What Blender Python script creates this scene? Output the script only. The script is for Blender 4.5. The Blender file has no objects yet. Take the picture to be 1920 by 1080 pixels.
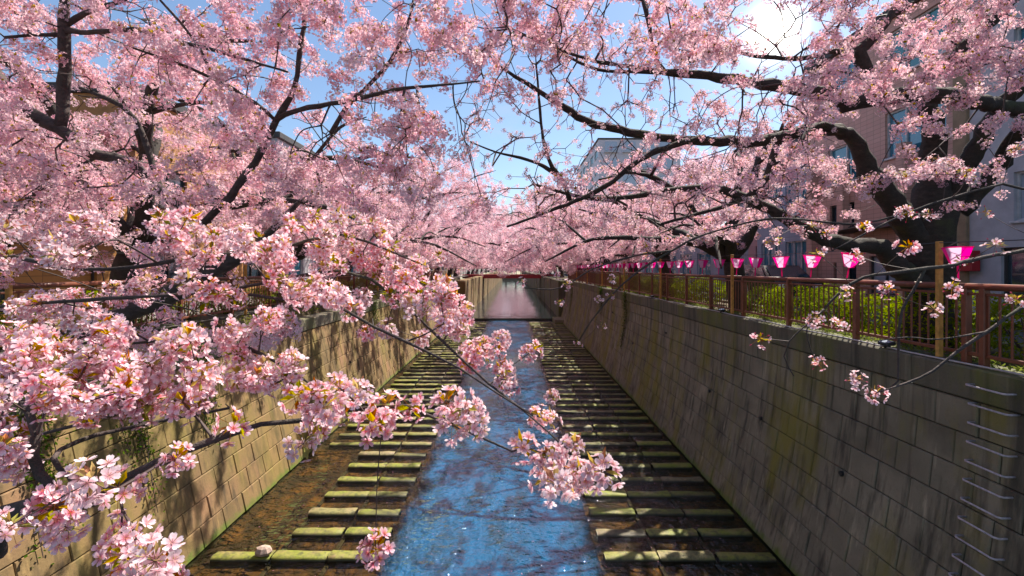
import bpy, math, random
import numpy as np
from mathutils import Vector, Matrix

# ------------------------------------------------------------------ camera, sky, sun, exposure
SC = bpy.context.scene
COL = SC.collection
EYE = 5.78            # eye height above the water (photographer on a bridge)
FPX = 880.0           # focal length in pixels of a 1920 px wide frame
HOR = 503.0           # row of the horizon
cam_d = bpy.data.cameras.new('camera')
cam = bpy.data.objects.new('camera', cam_d); COL.objects.link(cam)
cam.location = (0, 0, EYE); cam.rotation_euler = (math.radians(90), 0, 0)
cam_d.sensor_width = 36.0; cam_d.lens = 36.0*FPX/1920.0
cam_d.shift_y = -(540-HOR)/1920.0
cam_d.clip_start = 0.05; cam_d.clip_end = 3000
SC.camera = cam

SUN_DIR = Vector((0.45, 0.52, 0.95)).normalized()      # from the shade edge on the bed and wall
GLARE_DIR = Vector((0.557, 1.0, 0.503)).normalized()     # added sky glow, not toward the sun lamp
SUN_EL = math.asin(SUN_DIR.z); SUN_AZ = math.atan2(SUN_DIR.x, SUN_DIR.y)
world = bpy.data.worlds.new('World'); SC.world = world; world.use_nodes = True
wn = world.node_tree.nodes; wl = world.node_tree.links
for n in list(wn): wn.remove(n)
w_out = wn.new('ShaderNodeOutputWorld'); w_bg = wn.new('ShaderNodeBackground')
w_sky = wn.new('ShaderNodeTexSky'); w_sky.sky_type = 'NISHITA'; w_sky.sun_disc = False
w_sky.sun_elevation = SUN_EL; w_sky.sun_rotation = SUN_AZ
w_sky.air_density = 1.1; w_sky.dust_density = 0.5; w_sky.ozone_density = 3.2
w_bg.inputs['Strength'].default_value = 0.085
# thin white cloud
w_tc = wn.new('ShaderNodeTexCoord')
w_map = wn.new('ShaderNodeMapping'); w_map.inputs['Scale'].default_value = (1.0, 1.0, 2.2); w_map.inputs['Location'].default_value = (3.3, 1.7, 0.4)
w_noise = wn.new('ShaderNodeTexNoise'); w_noise.inputs['Scale'].default_value = 2.6
w_noise.inputs['Detail'].default_value = 8; w_noise.inputs['Roughness'].default_value = 0.58
w_ramp = wn.new('ShaderNodeValToRGB'); w_ramp.color_ramp.elements[0].position = 0.55; w_ramp.color_ramp.elements[1].position = 0.85
w_mix = wn.new('ShaderNodeMix'); w_mix.data_type = 'RGBA'
w_mix.inputs[7].default_value = (4.2, 4.4, 4.8, 1)
# glow added to the sky at the visible sun, apart from the sun lamp
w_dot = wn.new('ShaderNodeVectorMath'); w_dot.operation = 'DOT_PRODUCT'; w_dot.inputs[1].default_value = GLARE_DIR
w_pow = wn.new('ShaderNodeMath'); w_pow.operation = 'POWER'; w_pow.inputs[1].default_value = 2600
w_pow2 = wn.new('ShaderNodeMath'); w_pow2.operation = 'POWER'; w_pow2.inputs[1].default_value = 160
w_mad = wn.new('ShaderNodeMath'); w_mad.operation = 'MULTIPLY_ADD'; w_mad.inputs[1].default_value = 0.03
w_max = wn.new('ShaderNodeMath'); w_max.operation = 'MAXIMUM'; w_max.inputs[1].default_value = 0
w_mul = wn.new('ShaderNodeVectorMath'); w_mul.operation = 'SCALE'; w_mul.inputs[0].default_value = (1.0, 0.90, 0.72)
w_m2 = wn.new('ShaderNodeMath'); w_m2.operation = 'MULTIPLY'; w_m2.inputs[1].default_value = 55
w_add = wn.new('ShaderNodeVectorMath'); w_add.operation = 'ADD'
wl.new(w_tc.outputs['Generated'], w_map.inputs[0]); wl.new(w_map.outputs[0], w_noise.inputs['Vector'])
wl.new(w_noise.outputs['Fac'], w_ramp.inputs[0]); wl.new(w_ramp.outputs[0], w_mix.inputs[0])
wl.new(w_sky.outputs[0], w_mix.inputs[6])
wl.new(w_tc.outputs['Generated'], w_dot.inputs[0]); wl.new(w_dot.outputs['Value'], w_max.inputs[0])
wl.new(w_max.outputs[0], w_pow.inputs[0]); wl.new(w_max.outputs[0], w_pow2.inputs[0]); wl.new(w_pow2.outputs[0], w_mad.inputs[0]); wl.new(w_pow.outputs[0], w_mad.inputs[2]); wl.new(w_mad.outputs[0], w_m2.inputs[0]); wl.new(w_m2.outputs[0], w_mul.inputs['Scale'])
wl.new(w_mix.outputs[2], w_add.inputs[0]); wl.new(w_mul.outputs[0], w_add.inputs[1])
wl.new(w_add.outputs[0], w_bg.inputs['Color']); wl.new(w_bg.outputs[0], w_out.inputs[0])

sun_d = bpy.data.lights.new('sun', 'SUN'); sun_d.energy = 5.0; sun_d.angle = math.radians(0.53); sun_d.color = (1.0, 0.93, 0.82)
sun = bpy.data.objects.new('sun', sun_d); COL.objects.link(sun)
sun.rotation_euler = SUN_DIR.to_track_quat('Z', 'Y').to_euler(); sun.location = SUN_DIR*60

SC.view_settings.view_transform = 'Standard'; SC.view_settings.look = 'None'
SC.view_settings.exposure = 1.0; SC.view_settings.gamma = 1.0
SC.render.engine = 'CYCLES'
cy = SC.cycles
cy.max_bounces = 7; cy.diffuse_bounces = 3; cy.glossy_bounces = 3; cy.transmission_bounces = 5; cy.transparent_max_bounces = 8
cy.use_denoising = True
cy.sample_clamp_indirect = 6.0
cy.caustics_reflective = False; cy.caustics_refractive = False

# ------------------------------------------------------------------ helpers
def P(px, py, Z):
    return np.array(((px-960.0)/FPX*Z, Z, EYE-(py-HOR)/FPX*Z))
def to_px(p):
    return 960+p[0]/p[1]*FPX, HOR+(EYE-p[2])/p[1]*FPX

class MB:
    def __init__(s): s.v=[]; s.f=[]; s.m=[]
    def quad(s,a,b,c,d,m=0):
        i=len(s.v); s.v += [a,b,c,d]; s.f.append((i,i+1,i+2,i+3)); s.m.append(m)
    def poly(s,pts,m=0):
        i=len(s.v); s.v += list(pts); s.f.append(tuple(range(i,i+len(pts)))); s.m.append(m)
    def box(s,x0,x1,y0,y1,z0,z1,m=0):
        i=len(s.v)
        s.v += [(x0,y0,z0),(x1,y0,z0),(x1,y1,z0),(x0,y1,z0),(x0,y0,z1),(x1,y0,z1),(x1,y1,z1),(x0,y1,z1)]
        for f in ((0,3,2,1),(4,5,6,7),(0,1,5,4),(1,2,6,5),(2,3,7,6),(3,0,4,7)):
            s.f.append(tuple(i+k for k in f)); s.m.append(m)
    def cbox(s,x0,x1,y0,y1,z0,z1,b=0.01,m=0):          # box with chamfered edges
        i=len(s.v); X=(x0,x1);Y=(y0,y1);Z=(z0,z1); idx={}
        for a in (0,1):
            for c in (0,1):
                for d in (0,1):
                    for ax in range(3):
                        p=[X[a],Y[c],Z[d]]
                        for k,(q,sgn) in enumerate(((a,0),(c,1),(d,2))):
                            if k!=ax: p[k]+= b if q==0 else -b
                        idx[(a,c,d,ax)]=len(s.v); s.v.append(tuple(p))
        def F(*k): s.f.append(tuple(k)); s.m.append(m)
        for a in (0,1):
            r=[idx[(a,0,0,0)],idx[(a,1,0,0)],idx[(a,1,1,0)],idx[(a,0,1,0)]]; F(*(r if a else r[::-1]))
            r=[idx[(0,a,0,1)],idx[(0,a,1,1)],idx[(1,a,1,1)],idx[(1,a,0,1)]]; F(*(r if a else r[::-1]))
            r=[idx[(0,0,a,2)],idx[(1,0,a,2)],idx[(1,1,a,2)],idx[(0,1,a,2)]]; F(*(r if a else r[::-1]))
        for a in (0,1):
            for c in (0,1):
                F(idx[(a,c,0,0)],idx[(a,c,1,0)],idx[(a,c,1,1)],idx[(a,c,0,1)])
                F(idx[(a,0,c,0)],idx[(a,1,c,0)],idx[(a,1,c,2)],idx[(a,0,c,2)])
                F(idx[(0,a,c,1)],idx[(1,a,c,1)],idx[(1,a,c,2)],idx[(0,a,c,2)])
                for d in (0,1): F(idx[(a,c,d,0)],idx[(a,c,d,1)],idx[(a,c,d,2)])
    def tube(s,pts,rads,n=8,m=0,caps=True):
        pts=[Vector(p) for p in pts]
        if not hasattr(rads,'__len__'): rads=[rads]*len(pts)
        base=len(s.v); up=None
        for k,p in enumerate(pts):
            t=(pts[min(k+1,len(pts)-1)]-pts[max(k-1,0)])
            t = t.normalized() if t.length>1e-9 else Vector((0,0,1))
            if up is None: up = t.orthogonal().normalized()
            up = (up - t*up.dot(t)); up = up.normalized() if up.length>1e-6 else t.orthogonal().normalized()
            w = t.cross(up)
            for j in range(n):
                a=2*math.pi*j/n
                q=p+(up*math.cos(a)+w*math.sin(a))*rads[k]
                s.v.append(tuple(q))
        for k in range(len(pts)-1):
            for j in range(n):
                a=base+k*n+j; b=base+k*n+(j+1)%n
                s.f.append((a,b,b+n,a+n)); s.m.append(m)
        if caps:
            s.f.append(tuple(base+j for j in range(n))[::-1]); s.m.append(m)
            e=base+(len(pts)-1)*n; s.f.append(tuple(e+j for j in range(n))); s.m.append(m)
    def mesh(s,name,mats,smooth=False):
        me=bpy.data.meshes.new(name); me.from_pydata([tuple(map(float,v)) for v in s.v],[],s.f)
        for m in (mats if isinstance(mats,(list,tuple)) else [mats]): me.materials.append(m)
        if any(s.m): me.polygons.foreach_set('material_index', s.m)
        if smooth: me.polygons.foreach_set('use_smooth',[True]*len(me.polygons))
        me.update(); return me
    def build(s,name,mats,parent=None,loc=None,smooth=False):
        return put(name,s.mesh(name,mats,smooth),parent,loc)

def put(name,me,parent=None,loc=None,rot=None,scale=None):
    o=bpy.data.objects.new(name,me); COL.objects.link(o)
    if parent is not None: o.parent=parent
    if loc is not None: o.location=loc
    if rot is not None: o.rotation_euler=rot
    if scale is not None: o.scale=scale if hasattr(scale,'__len__') else (scale,)*3
    return o
def thing(name,label,cat,loc=(0,0,0),group=None,rz=0):
    o=bpy.data.objects.new(name,None); COL.objects.link(o); o.location=loc; o.rotation_euler=(0,0,rz)
    o.empty_display_size=0.2
    return tag(o,label,cat,group)
def tag(o,label,cat,group=None,kind=None):
    o['label']=label; o['category']=cat
    if group: o['group']=group
    if kind: o['kind']=kind
    return o
def structure(o,label=None):
    o['kind']='structure'
    if label: o['label']=label
    return o
def copy_tree(o,parent=None):
    c=o.copy(); COL.objects.link(c); c.parent=parent
    for ch in list(o.children): copy_tree(ch,c)
    return c
ORD=['first','second','third','fourth','fifth','sixth','seventh','eighth','ninth','tenth','eleventh','twelfth',
     'thirteenth','fourteenth','fifteenth','sixteenth','seventeenth','eighteenth','nineteenth','twentieth']

# ------------------------------------------------------------------ materials
class NT:
    def __init__(s,name):
        s.mat=bpy.data.materials.new(name); s.mat.use_nodes=True
        s.t=s.mat.node_tree; s.n=s.t.nodes; s.l=s.t.links
        s.b=s.n.get('Principled BSDF'); s.out=s.n.get('Material Output')
    def new(s,t,**k):
        n=s.n.new(t)
        for a,b in k.items(): setattr(n,a,b)
        return n
    def link(s,a,b): s.l.new(a,b)
    def pos(s,scale=(1,1,1)):
        g=s.new('ShaderNodeNewGeometry'); m=s.new('ShaderNodeMapping'); m.inputs['Scale'].default_value=scale
        s.link(g.outputs['Position'],m.inputs[0]); return m.outputs[0]
    def noise(s,vec,scale,detail=5,rough=0.55):
        n=s.new('ShaderNodeTexNoise'); n.inputs['Scale'].default_value=scale; n.inputs['Detail'].default_value=detail
        n.inputs['Roughness'].default_value=rough
        if vec is not None: s.link(vec,n.inputs['Vector'])
        return n.outputs['Fac']
    def ramp(s,fac,stops):
        r=s.new('ShaderNodeValToRGB'); e=r.color_ramp.elements
        while len(e)<len(stops): e.new(0.5)
        for k,(p,c) in enumerate(stops):
            e[k].position=p; e[k].color=(c,c,c,1) if not hasattr(c,'__len__') else (*c,1)
        s.link(fac,r.inputs[0]); return r.outputs[0]
    def mix(s,fac,a,b,mode='MIX'):
        m=s.new('ShaderNodeMix'); m.data_type='RGBA'; m.blend_type=mode
        for v,i in ((fac,0),(a,6),(b,7)):
            if hasattr(v,'links') or hasattr(v,'is_linked'): s.link(v,m.inputs[i])
            elif i==0: m.inputs[0].default_value=v
            else: m.inputs[i].default_value=(*v,1)
        return m.outputs[2]
    def math(s,op,a,b=None):
        m=s.new('ShaderNodeMath'); m.operation=op
        for v,i in ((a,0),(b,1)):
            if v is None: continue
            if hasattr(v,'is_linked'): s.link(v,m.inputs[i])
            else: m.inputs[i].default_value=v
        return m.outputs[0]
    def bump(s,h,strength=0.4,dist=0.02):
        b=s.new('ShaderNodeBump'); b.inputs['Strength'].default_value=strength; b.inputs['Distance'].default_value=dist
        s.link(h,b.inputs['Height']); s.link(b.outputs[0],s.b.inputs['Normal'])
    def col(s,c):
        if hasattr(c,'is_linked'): s.link(c,s.b.inputs['Base Color'])
        else: s.b.inputs['Base Color'].default_value=(*c,1)
    def rough(s,r):
        if hasattr(r,'is_linked'): s.link(r,s.b.inputs['Roughness'])
        else: s.b.inputs['Roughness'].default_value=r
    def zpos(s):
        g=s.new('ShaderNodeNewGeometry'); x=s.new('ShaderNodeSeparateXYZ'); s.link(g.outputs['Position'],x.inputs[0]); return x.outputs['Z']
    def rnd(s):
        return s.new('ShaderNodeObjectInfo').outputs['Random']

def simple(name,c,rough=0.6,var=0.25,scale=6,metal=0.0,bump=0.0):
    t=NT(name); v=t.pos(); n=t.noise(v,scale,6)
    lo=tuple(max(0,x*(1-var)) for x in c); hi=tuple(min(1,x*(1+var)) for x in c)
    t.col(t.ramp(n,[(0.3,lo),(0.7,hi)])); t.rough(rough); t.b.inputs['Metallic'].default_value=metal
    if bump: t.bump(t.noise(v,scale*6,4),bump,0.01)
    return t.mat

def concrete(name,base,dark,streak,moss,moss_amt,moss_z=0.0,warm=None):
    t=NT(name); v=t.pos()
    n1=t.noise(v,1.3,6); n2=t.noise(v,22,5,0.7); n3=t.noise(v,5,5)
    c=t.mix(t.ramp(n1,[(0.3,0.0),(0.72,1.0)]),dark,base)
    c=t.mix(t.math('MULTIPLY',t.rnd(),0.55),c,tuple(x*0.62 for x in base))
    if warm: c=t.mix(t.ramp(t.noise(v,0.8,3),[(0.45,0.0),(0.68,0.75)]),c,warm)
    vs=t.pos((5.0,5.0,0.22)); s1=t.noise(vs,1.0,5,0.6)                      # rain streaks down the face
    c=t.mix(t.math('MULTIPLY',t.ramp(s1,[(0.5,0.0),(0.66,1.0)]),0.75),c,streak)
    vw=t.pos((3.1,3.1,0.18)); s2=t.noise(vw,1.7,4,0.6)
    c=t.mix(t.math('MULTIPLY',t.ramp(s2,[(0.6,0.0),(0.75,1.0)]),0.5),c,tuple(min(1,x*1.9) for x in base))
    mm=t.noise(t.pos((0.9,0.9,0.3)),0.9,6,0.62)
    mk=t.math('MULTIPLY',t.ramp(mm,[(0.47,0.0),(0.64,1.0)]),moss_amt)
    c=t.mix(mk,c,moss)
    z=t.zpos(); zz=t.math('ADD',z,t.math('MULTIPLY',n3,-0.35))
    low=t.ramp(t.math('MULTIPLY',t.math('SUBTRACT',moss_z,zz),6.0),[(0.0,0.0),(1.0,1.0)])
    c=t.mix(t.math('MULTIPLY',low,0.85),c,(0.10,0.16,0.012))
    c=t.mix(t.math('MULTIPLY',t.ramp(n2,[(0.56,0.0),(0.7,1.0)]),0.5),c,tuple(x*0.35 for x in base))
    t.col(c); t.rough(0.85); t.bump(t.math('ADD',n2,t.math('MULTIPLY',n3,0.8)),0.55,0.012)
    return t.mat

M={}
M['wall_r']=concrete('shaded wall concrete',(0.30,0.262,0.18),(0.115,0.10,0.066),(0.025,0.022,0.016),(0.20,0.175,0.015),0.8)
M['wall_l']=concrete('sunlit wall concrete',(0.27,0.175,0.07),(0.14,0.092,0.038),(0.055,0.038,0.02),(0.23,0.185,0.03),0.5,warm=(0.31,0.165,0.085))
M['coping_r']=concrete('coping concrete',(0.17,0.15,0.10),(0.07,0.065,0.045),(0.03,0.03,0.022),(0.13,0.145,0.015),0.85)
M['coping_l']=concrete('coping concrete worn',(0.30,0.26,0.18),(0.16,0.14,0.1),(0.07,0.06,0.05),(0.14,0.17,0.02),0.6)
M['joint']=simple('dark joint',(0.035,0.035,0.025),0.95)
M['rail']=simple('brown rail paint',(0.17,0.052,0.028),0.42,0.22,9)
M['wood_post']=simple('yellow timber',(0.50,0.26,0.06),0.7,0.3,14,bump=0.2)
M['steel']=simple('galvanised steel',(0.42,0.40,0.42),0.45,0.2,20,metal=0.6)
M['rung']=simple('ladder rung paint',(0.42,0.37,0.39),0.55,0.3,25)
M['pipe']=simple('grey conduit',(0.40,0.39,0.40),0.5,0.2,10)
M['black']=simple('black plastic',(0.02,0.02,0.022),0.4)
M['asphalt']=simple('asphalt',(0.07,0.068,0.07),0.9,0.25,30,bump=0.3)
M['paving']=simple('pale paving',(0.30,0.26,0.24),0.9,0.2,12)
M['soil']=simple('planted soil',(0.10,0.075,0.04),0.95,0.4,8,bump=0.4)
M['earth']=simple('bank ground',(0.13,0.12,0.10),0.95,0.3,4)
M['red']=simple('red bridge paint',(0.30,0.02,0.025),0.5,0.15,5)
M['bed']=None
M['wet']=simple('wet weir concrete',(0.05,0.035,0.03),0.25,0.5,6)

def bed_mat():
    t=NT('algae river bed'); v=t.pos((1,0.6,1))
    n=t.noise(v,2.2,7,0.65); n2=t.noise(v,14,6,0.7)
    c=t.ramp(n,[(0.3,(0.012,0.008,0.003)),(0.46,(0.035,0.019,0.004)),(0.56,(0.10,0.048,0.006)),(0.66,(0.20,0.098,0.010)),(0.76,(0.025,0.023,0.005))])
    c=t.mix(t.ramp(n2,[(0.45,0.0),(0.65,0.6)]),c,(0.02,0.014,0.005))
    t.col(c); t.rough(0.9); t.bump(n2,0.6,0.05); return t.mat
M['bed']=bed_mat()
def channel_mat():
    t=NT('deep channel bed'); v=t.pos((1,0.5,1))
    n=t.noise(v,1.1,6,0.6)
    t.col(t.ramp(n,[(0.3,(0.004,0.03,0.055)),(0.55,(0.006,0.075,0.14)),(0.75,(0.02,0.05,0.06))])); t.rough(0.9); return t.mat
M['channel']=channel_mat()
def block_mat():
    t=NT('mossy beam stone'); v=t.pos(); n=t.noise(v,3.0,6,0.65); n2=t.noise(v,30,5,0.7)
    c=t.ramp(n,[(0.30,(0.26,0.16,0.09)),(0.42,(0.25,0.22,0.05)),(0.6,(0.20,0.22,0.015)),(0.75,(0.13,0.17,0.012))])
    c=t.mix(t.ramp(t.rnd(),[(0.6,0.0),(0.95,0.7)]),c,(0.27,0.19,0.12))
    c=t.mix(t.ramp(t.noise(v,9,6,0.7),[(0.48,0.0),(0.66,0.8)]),c,(0.055,0.055,0.018))
    c=t.mix(t.ramp(n2,[(0.52,0.0),(0.7,0.6)]),c,(0.05,0.05,0.02))
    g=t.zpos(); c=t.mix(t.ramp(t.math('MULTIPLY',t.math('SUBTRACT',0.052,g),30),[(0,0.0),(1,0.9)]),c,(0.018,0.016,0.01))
    t.col(c); t.rough(0.62); t.bump(n2,0.6,0.015); return t.mat
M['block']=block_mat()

def water_mat(name,tint,ior,bs,deep,chan=None,rough=0.02,stretch=0.6):
    """glossy skin over clear shallows; over the channel, reflected sky is painted in as blue diffuse colour"""
    t=NT(name); t.n.remove(t.b)
    n=t.noise(t.pos((0.8,1.25,1.0)) if chan else t.pos((1.0,stretch,1.0)),4.6,2.5,0.5); n2=t.noise(t.pos((1,stretch,1)),13,2,0.5)
    n3=t.noise(t.pos((0.5,0.22,1)),1.6,3,0.5)
    h=t.math('ADD',n,t.math('MULTIPLY',n2,0.3))
    h=t.math('MULTIPLY',h,t.ramp(n3,[(0.35,0.3),(0.62,1.0)]))
    b=t.new('ShaderNodeBump'); b.inputs['Strength'].default_value=bs; b.inputs['Distance'].default_value=0.13 if chan else 0.2; t.link(h,b.inputs['Height'])
    gl=t.new('ShaderNodeBsdfGlossy'); gl.inputs['Roughness'].default_value=rough; t.link(b.outputs[0],gl.inputs['Normal'])
    gl.inputs['Color'].default_value=(0.9,0.97,1,1)
    tr=t.new('ShaderNodeBsdfTransparent'); tr.inputs['Color'].default_value=(*tint,1)
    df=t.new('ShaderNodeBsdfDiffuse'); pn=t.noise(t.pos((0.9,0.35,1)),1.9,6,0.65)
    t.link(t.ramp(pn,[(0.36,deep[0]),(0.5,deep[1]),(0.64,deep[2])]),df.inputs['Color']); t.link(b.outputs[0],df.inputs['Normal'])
    mx=t.new('ShaderNodeMixShader'); t.link(tr.outputs[0],mx.inputs[1]); t.link(df.outputs[0],mx.inputs[2])
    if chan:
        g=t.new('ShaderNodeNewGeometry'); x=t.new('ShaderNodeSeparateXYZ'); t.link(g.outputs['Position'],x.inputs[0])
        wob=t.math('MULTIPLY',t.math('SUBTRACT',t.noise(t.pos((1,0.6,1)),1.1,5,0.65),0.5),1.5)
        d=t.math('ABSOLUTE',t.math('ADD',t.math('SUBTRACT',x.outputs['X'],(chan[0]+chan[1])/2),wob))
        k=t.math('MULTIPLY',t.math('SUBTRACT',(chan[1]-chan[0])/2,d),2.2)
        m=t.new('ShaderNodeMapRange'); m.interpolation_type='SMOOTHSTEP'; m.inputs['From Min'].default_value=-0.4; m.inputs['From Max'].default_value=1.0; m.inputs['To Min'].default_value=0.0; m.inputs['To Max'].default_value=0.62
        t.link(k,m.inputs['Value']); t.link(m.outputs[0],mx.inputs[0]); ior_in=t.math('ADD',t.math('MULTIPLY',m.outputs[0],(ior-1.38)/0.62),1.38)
    else: mx.inputs[0].default_value=0.8
    fr=t.new('ShaderNodeFresnel'); fr.inputs['IOR'].default_value=ior
    if chan: t.link(ior_in,fr.inputs['IOR'])
    t.link(b.outputs[0],fr.inputs['Normal'])
    ms=t.new('ShaderNodeMixShader'); t.link(fr.outputs[0],ms.inputs[0]); t.link(mx.outputs[0],ms.inputs[1]); t.link(gl.outputs[0],ms.inputs[2])
    t.link(ms.outputs[0],t.out.inputs['Surface']); return t.mat
M['water']=water_mat('canal water',(0.82,0.74,0.58),2.4,1.0,((0.003,0.16,0.36),(0.004,0.12,0.26),(0.010,0.06,0.10)),(-2.45,1.65))  # blue stops stand in for the sky reflection, put into the diffuse colour
M['water_far']=water_mat('far water',(0.3,0.5,0.6),2.2,0.10,((0.05,0.035,0.045),(0.05,0.04,0.05),(0.06,0.04,0.045)),None,0.05,0.3)

def bark(name,c):
    t=NT(name); v=t.pos((1,1,1)); n=t.noise(t.pos((1,1,2.2)),9,6,0.7); n2=t.noise(v,45,4,0.7)
    col=t.ramp(n,[(0.3,tuple(x*0.45 for x in c)),(0.55,c),(0.75,tuple(min(1,x*1.9) for x in c))])
    t.col(t.mix(t.ramp(t.noise(v,2.5,4),[(0.55,0.0),(0.72,0.55)]),col,(0.06,0.065,0.018)))
    t.rough(0.85); t.bump(t.math('ADD',n,t.math('MULTIPLY',n2,0.5)),0.9,0.03); return t.mat
M['bark']=bark('cherry bark',(0.042,0.030,0.024))
M['bark_pale']=bark('cherry bark pale',(0.075,0.052,0.046))
M['twig']=simple('twig bark',(0.06,0.036,0.032),0.7,0.35,30)

def leafy(name,trans,attr='col',var=0.25,vc=None,tm=1.0):
    t=NT(name); t.n.remove(t.b)
    if vc is None:
        a=t.new('ShaderNodeAttribute'); a.attribute_name=attr; c=a.outputs['Color']
    else:
        c=t.ramp(t.noise(t.pos(),2.5,4),[(0.3,vc[0]),(0.7,vc[1])])
    hv=t.new('ShaderNodeHueSaturation'); t.link(c,hv.inputs['Color'])
    hv.inputs['Value'].default_value=1.0
    r=t.rnd(); t.link(t.math('ADD',t.math('MULTIPLY',r,var),1.0-var*0.5),hv.inputs['Value'])
    r2=t.math('FRACT',t.math('MULTIPLY',r,17.31)); t.link(t.math('ADD',t.math('MULTIPLY',r2,var*1.6),1.0-var*0.8),hv.inputs['Saturation'])
    d=t.new('ShaderNodeBsdfDiffuse'); tl=t.new('ShaderNodeBsdfTranslucent'); ms=t.new('ShaderNodeMixShader'); ms.inputs[0].default_value=trans
    t.link(hv.outputs[0],d.inputs['Color']); t.link(hv.outputs[0],tl.inputs['Color'])
    t.link(d.outputs[0],ms.inputs[1]); t.link(tl.outputs[0],ms.inputs[2]); t.link(ms.outputs[0],t.out.inputs['Surface'])
    return t.mat
M['petal']=leafy('cherry petal',0.45,var=0.32)
M['leaf']=leafy('shrub leaf',0.4,vc=((0.14,0.21,0.012),(0.34,0.38,0.03)))
M['ivy']=leafy('ivy leaf',0.3,vc=((0.03,0.07,0.012),(0.10,0.16,0.02)))
M['lantern_pink']=leafy('pink lantern paper',0.55,vc=((0.9,0.012,0.30),(0.92,0.02,0.38)),var=0.05)
M['lantern_white']=leafy('pale lantern paper',0.5,vc=((0.80,0.55,0.78),(0.85,0.62,0.85)),var=0.05)

def tiles(name,base,joint,sx,sz,var=0.12):
    t=NT(name); g=t.new('ShaderNodeNewGeometry'); x=t.new('ShaderNodeSeparateXYZ'); t.link(g.outputs['Position'],x.inputs[0])
    cb=t.new('ShaderNodeCombineXYZ'); t.link(t.math('ADD',x.outputs['X'],x.outputs['Y']),cb.inputs['X']); t.link(x.outputs['Z'],cb.inputs['Y'])
    br=t.new('ShaderNodeTexBrick'); br.offset=0.0; br.inputs['Scale'].default_value=1.0
    br.inputs['Brick Width'].default_value=sx; br.inputs['Row Height'].default_value=sz; br.inputs['Mortar Size'].default_value=0.008
    br.inputs['Color1'].default_value=(*base,1); br.inputs['Color2'].default_value=(*[b*(1-var) for b in base],1); br.inputs['Mortar'].default_value=(*joint,1)
    t.link(cb.outputs[0],br.inputs['Vector'])
    c=t.mix(t.ramp(t.noise(t.pos(),0.7,5),[(0.4,0.0),(0.7,0.35)]),br.outputs['Color'],tuple(b*0.6 for b in base))
    t.col(c); t.rough(0.6); return t.mat
M['tile_pink']=tiles('pink facade tile',(0.55,0.31,0.25),(0.3,0.18,0.14),0.30,0.15)
M['tile_grey']=simple('grey render',(0.40,0.39,0.42),0.85,0.14,3,bump=0.1)
M['tile_blue']=tiles('blue grey panel',(0.27,0.31,0.40),(0.16,0.18,0.22),0.9,0.6)
M['pale']=tiles('pale tower cladding',(0.62,0.60,0.66),(0.45,0.43,0.47),1.2,1.0)  # paled toward the sky colour: distance haze put into the cladding tone
M['rose']=tiles('rose tower tile',(0.46,0.27,0.28),(0.3,0.18,0.18),0.6,0.5)
M['brown']=tiles('brown timber cladding',(0.40,0.19,0.05),(0.12,0.06,0.02),3.0,0.18,0.35)
M['ochre']=simple('ochre render',(0.40,0.20,0.07),0.8,0.2,4)
M['beige']=simple('beige pier',(0.26,0.18,0.11),0.8,0.2,4)
M['roof']=simple('dark roof',(0.05,0.045,0.045),0.7)
M['frame_dark']=simple('dark frame',(0.04,0.038,0.04),0.4)
M['frame_pale']=simple('pale frame',(0.45,0.46,0.48),0.4)
def glass(name,c,r=0.05):
    t=NT(name); t.col(c); t.rough(r); t.b.inputs['Specular IOR Level'].default_value=1.0; t.b.inputs['IOR'].default_value=1.7
    t.bump(t.noise(t.pos(),1.5,2),0.05,0.05); return t.mat
M['glass']=glass('window glass',(0.03,0.05,0.07))
M['glass_blue']=glass('blue window glass',(0.03,0.16,0.24))
M['glass_teal']=glass('teal window glass',(0.02,0.16,0.16))
M['glass_pale']=glass('curtained window glass',(0.33,0.37,0.45),0.15)
M['car_paint']=glass('dark car paint',(0.015,0.017,0.02),0.2)
M['tyre']=simple('tyre rubber',(0.015,0.015,0.015),0.9)
M['sign_red']=simple('red sign face',(0.35,0.015,0.02),0.5,0.1)
M['white']=simple('white enamel',(0.75,0.75,0.73),0.35,0.05)
M['rock']=simple('pale pinkish rock',(0.42,0.30,0.24),0.8,0.3,12,bump=0.5)

# ------------------------------------------------------------------ setting: banks, bed, water
Y0,Y1=-14.0,420.0
GR=4.40; GL=4.45
def flat(name,x0,x1,y0,y1,z,m,ny=1):
    b=MB()
    for k in range(ny):
        a=y0+(y1-y0)*k/ny; c=y0+(y1-y0)*(k+1)/ny
        b.quad((x0,a,z),(x1,a,z),(x1,c,z),(x0,c,z))
    return structure(b.build(name,m))
flat('ground_east',6.3,700,Y0,1400,GR,M['earth'])
flat('ground_west',-700,-7.75,Y0,1400,GL-0.004,M['earth'])
flat('planting_strip',6.46,8.3,Y0,90,GR+0.03,M['soil'])
flat('street',8.5,11.6,Y0,140,GR+0.006,M['asphalt'])
b=MB(); b.cbox(8.3,8.5,Y0,140,GR-0.1,GR+0.12,0.015); structure(b.build('kerb',M['coping_l']))
flat('pavement',11.6,12.6,Y0,140,GR+0.10,M['paving'])
flat('footpath',-11.2,-8.6,Y0,140,GL+0.01,M['paving'])
flat('far_ground',-8,7,260,1400,4.2,M['earth'])

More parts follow.
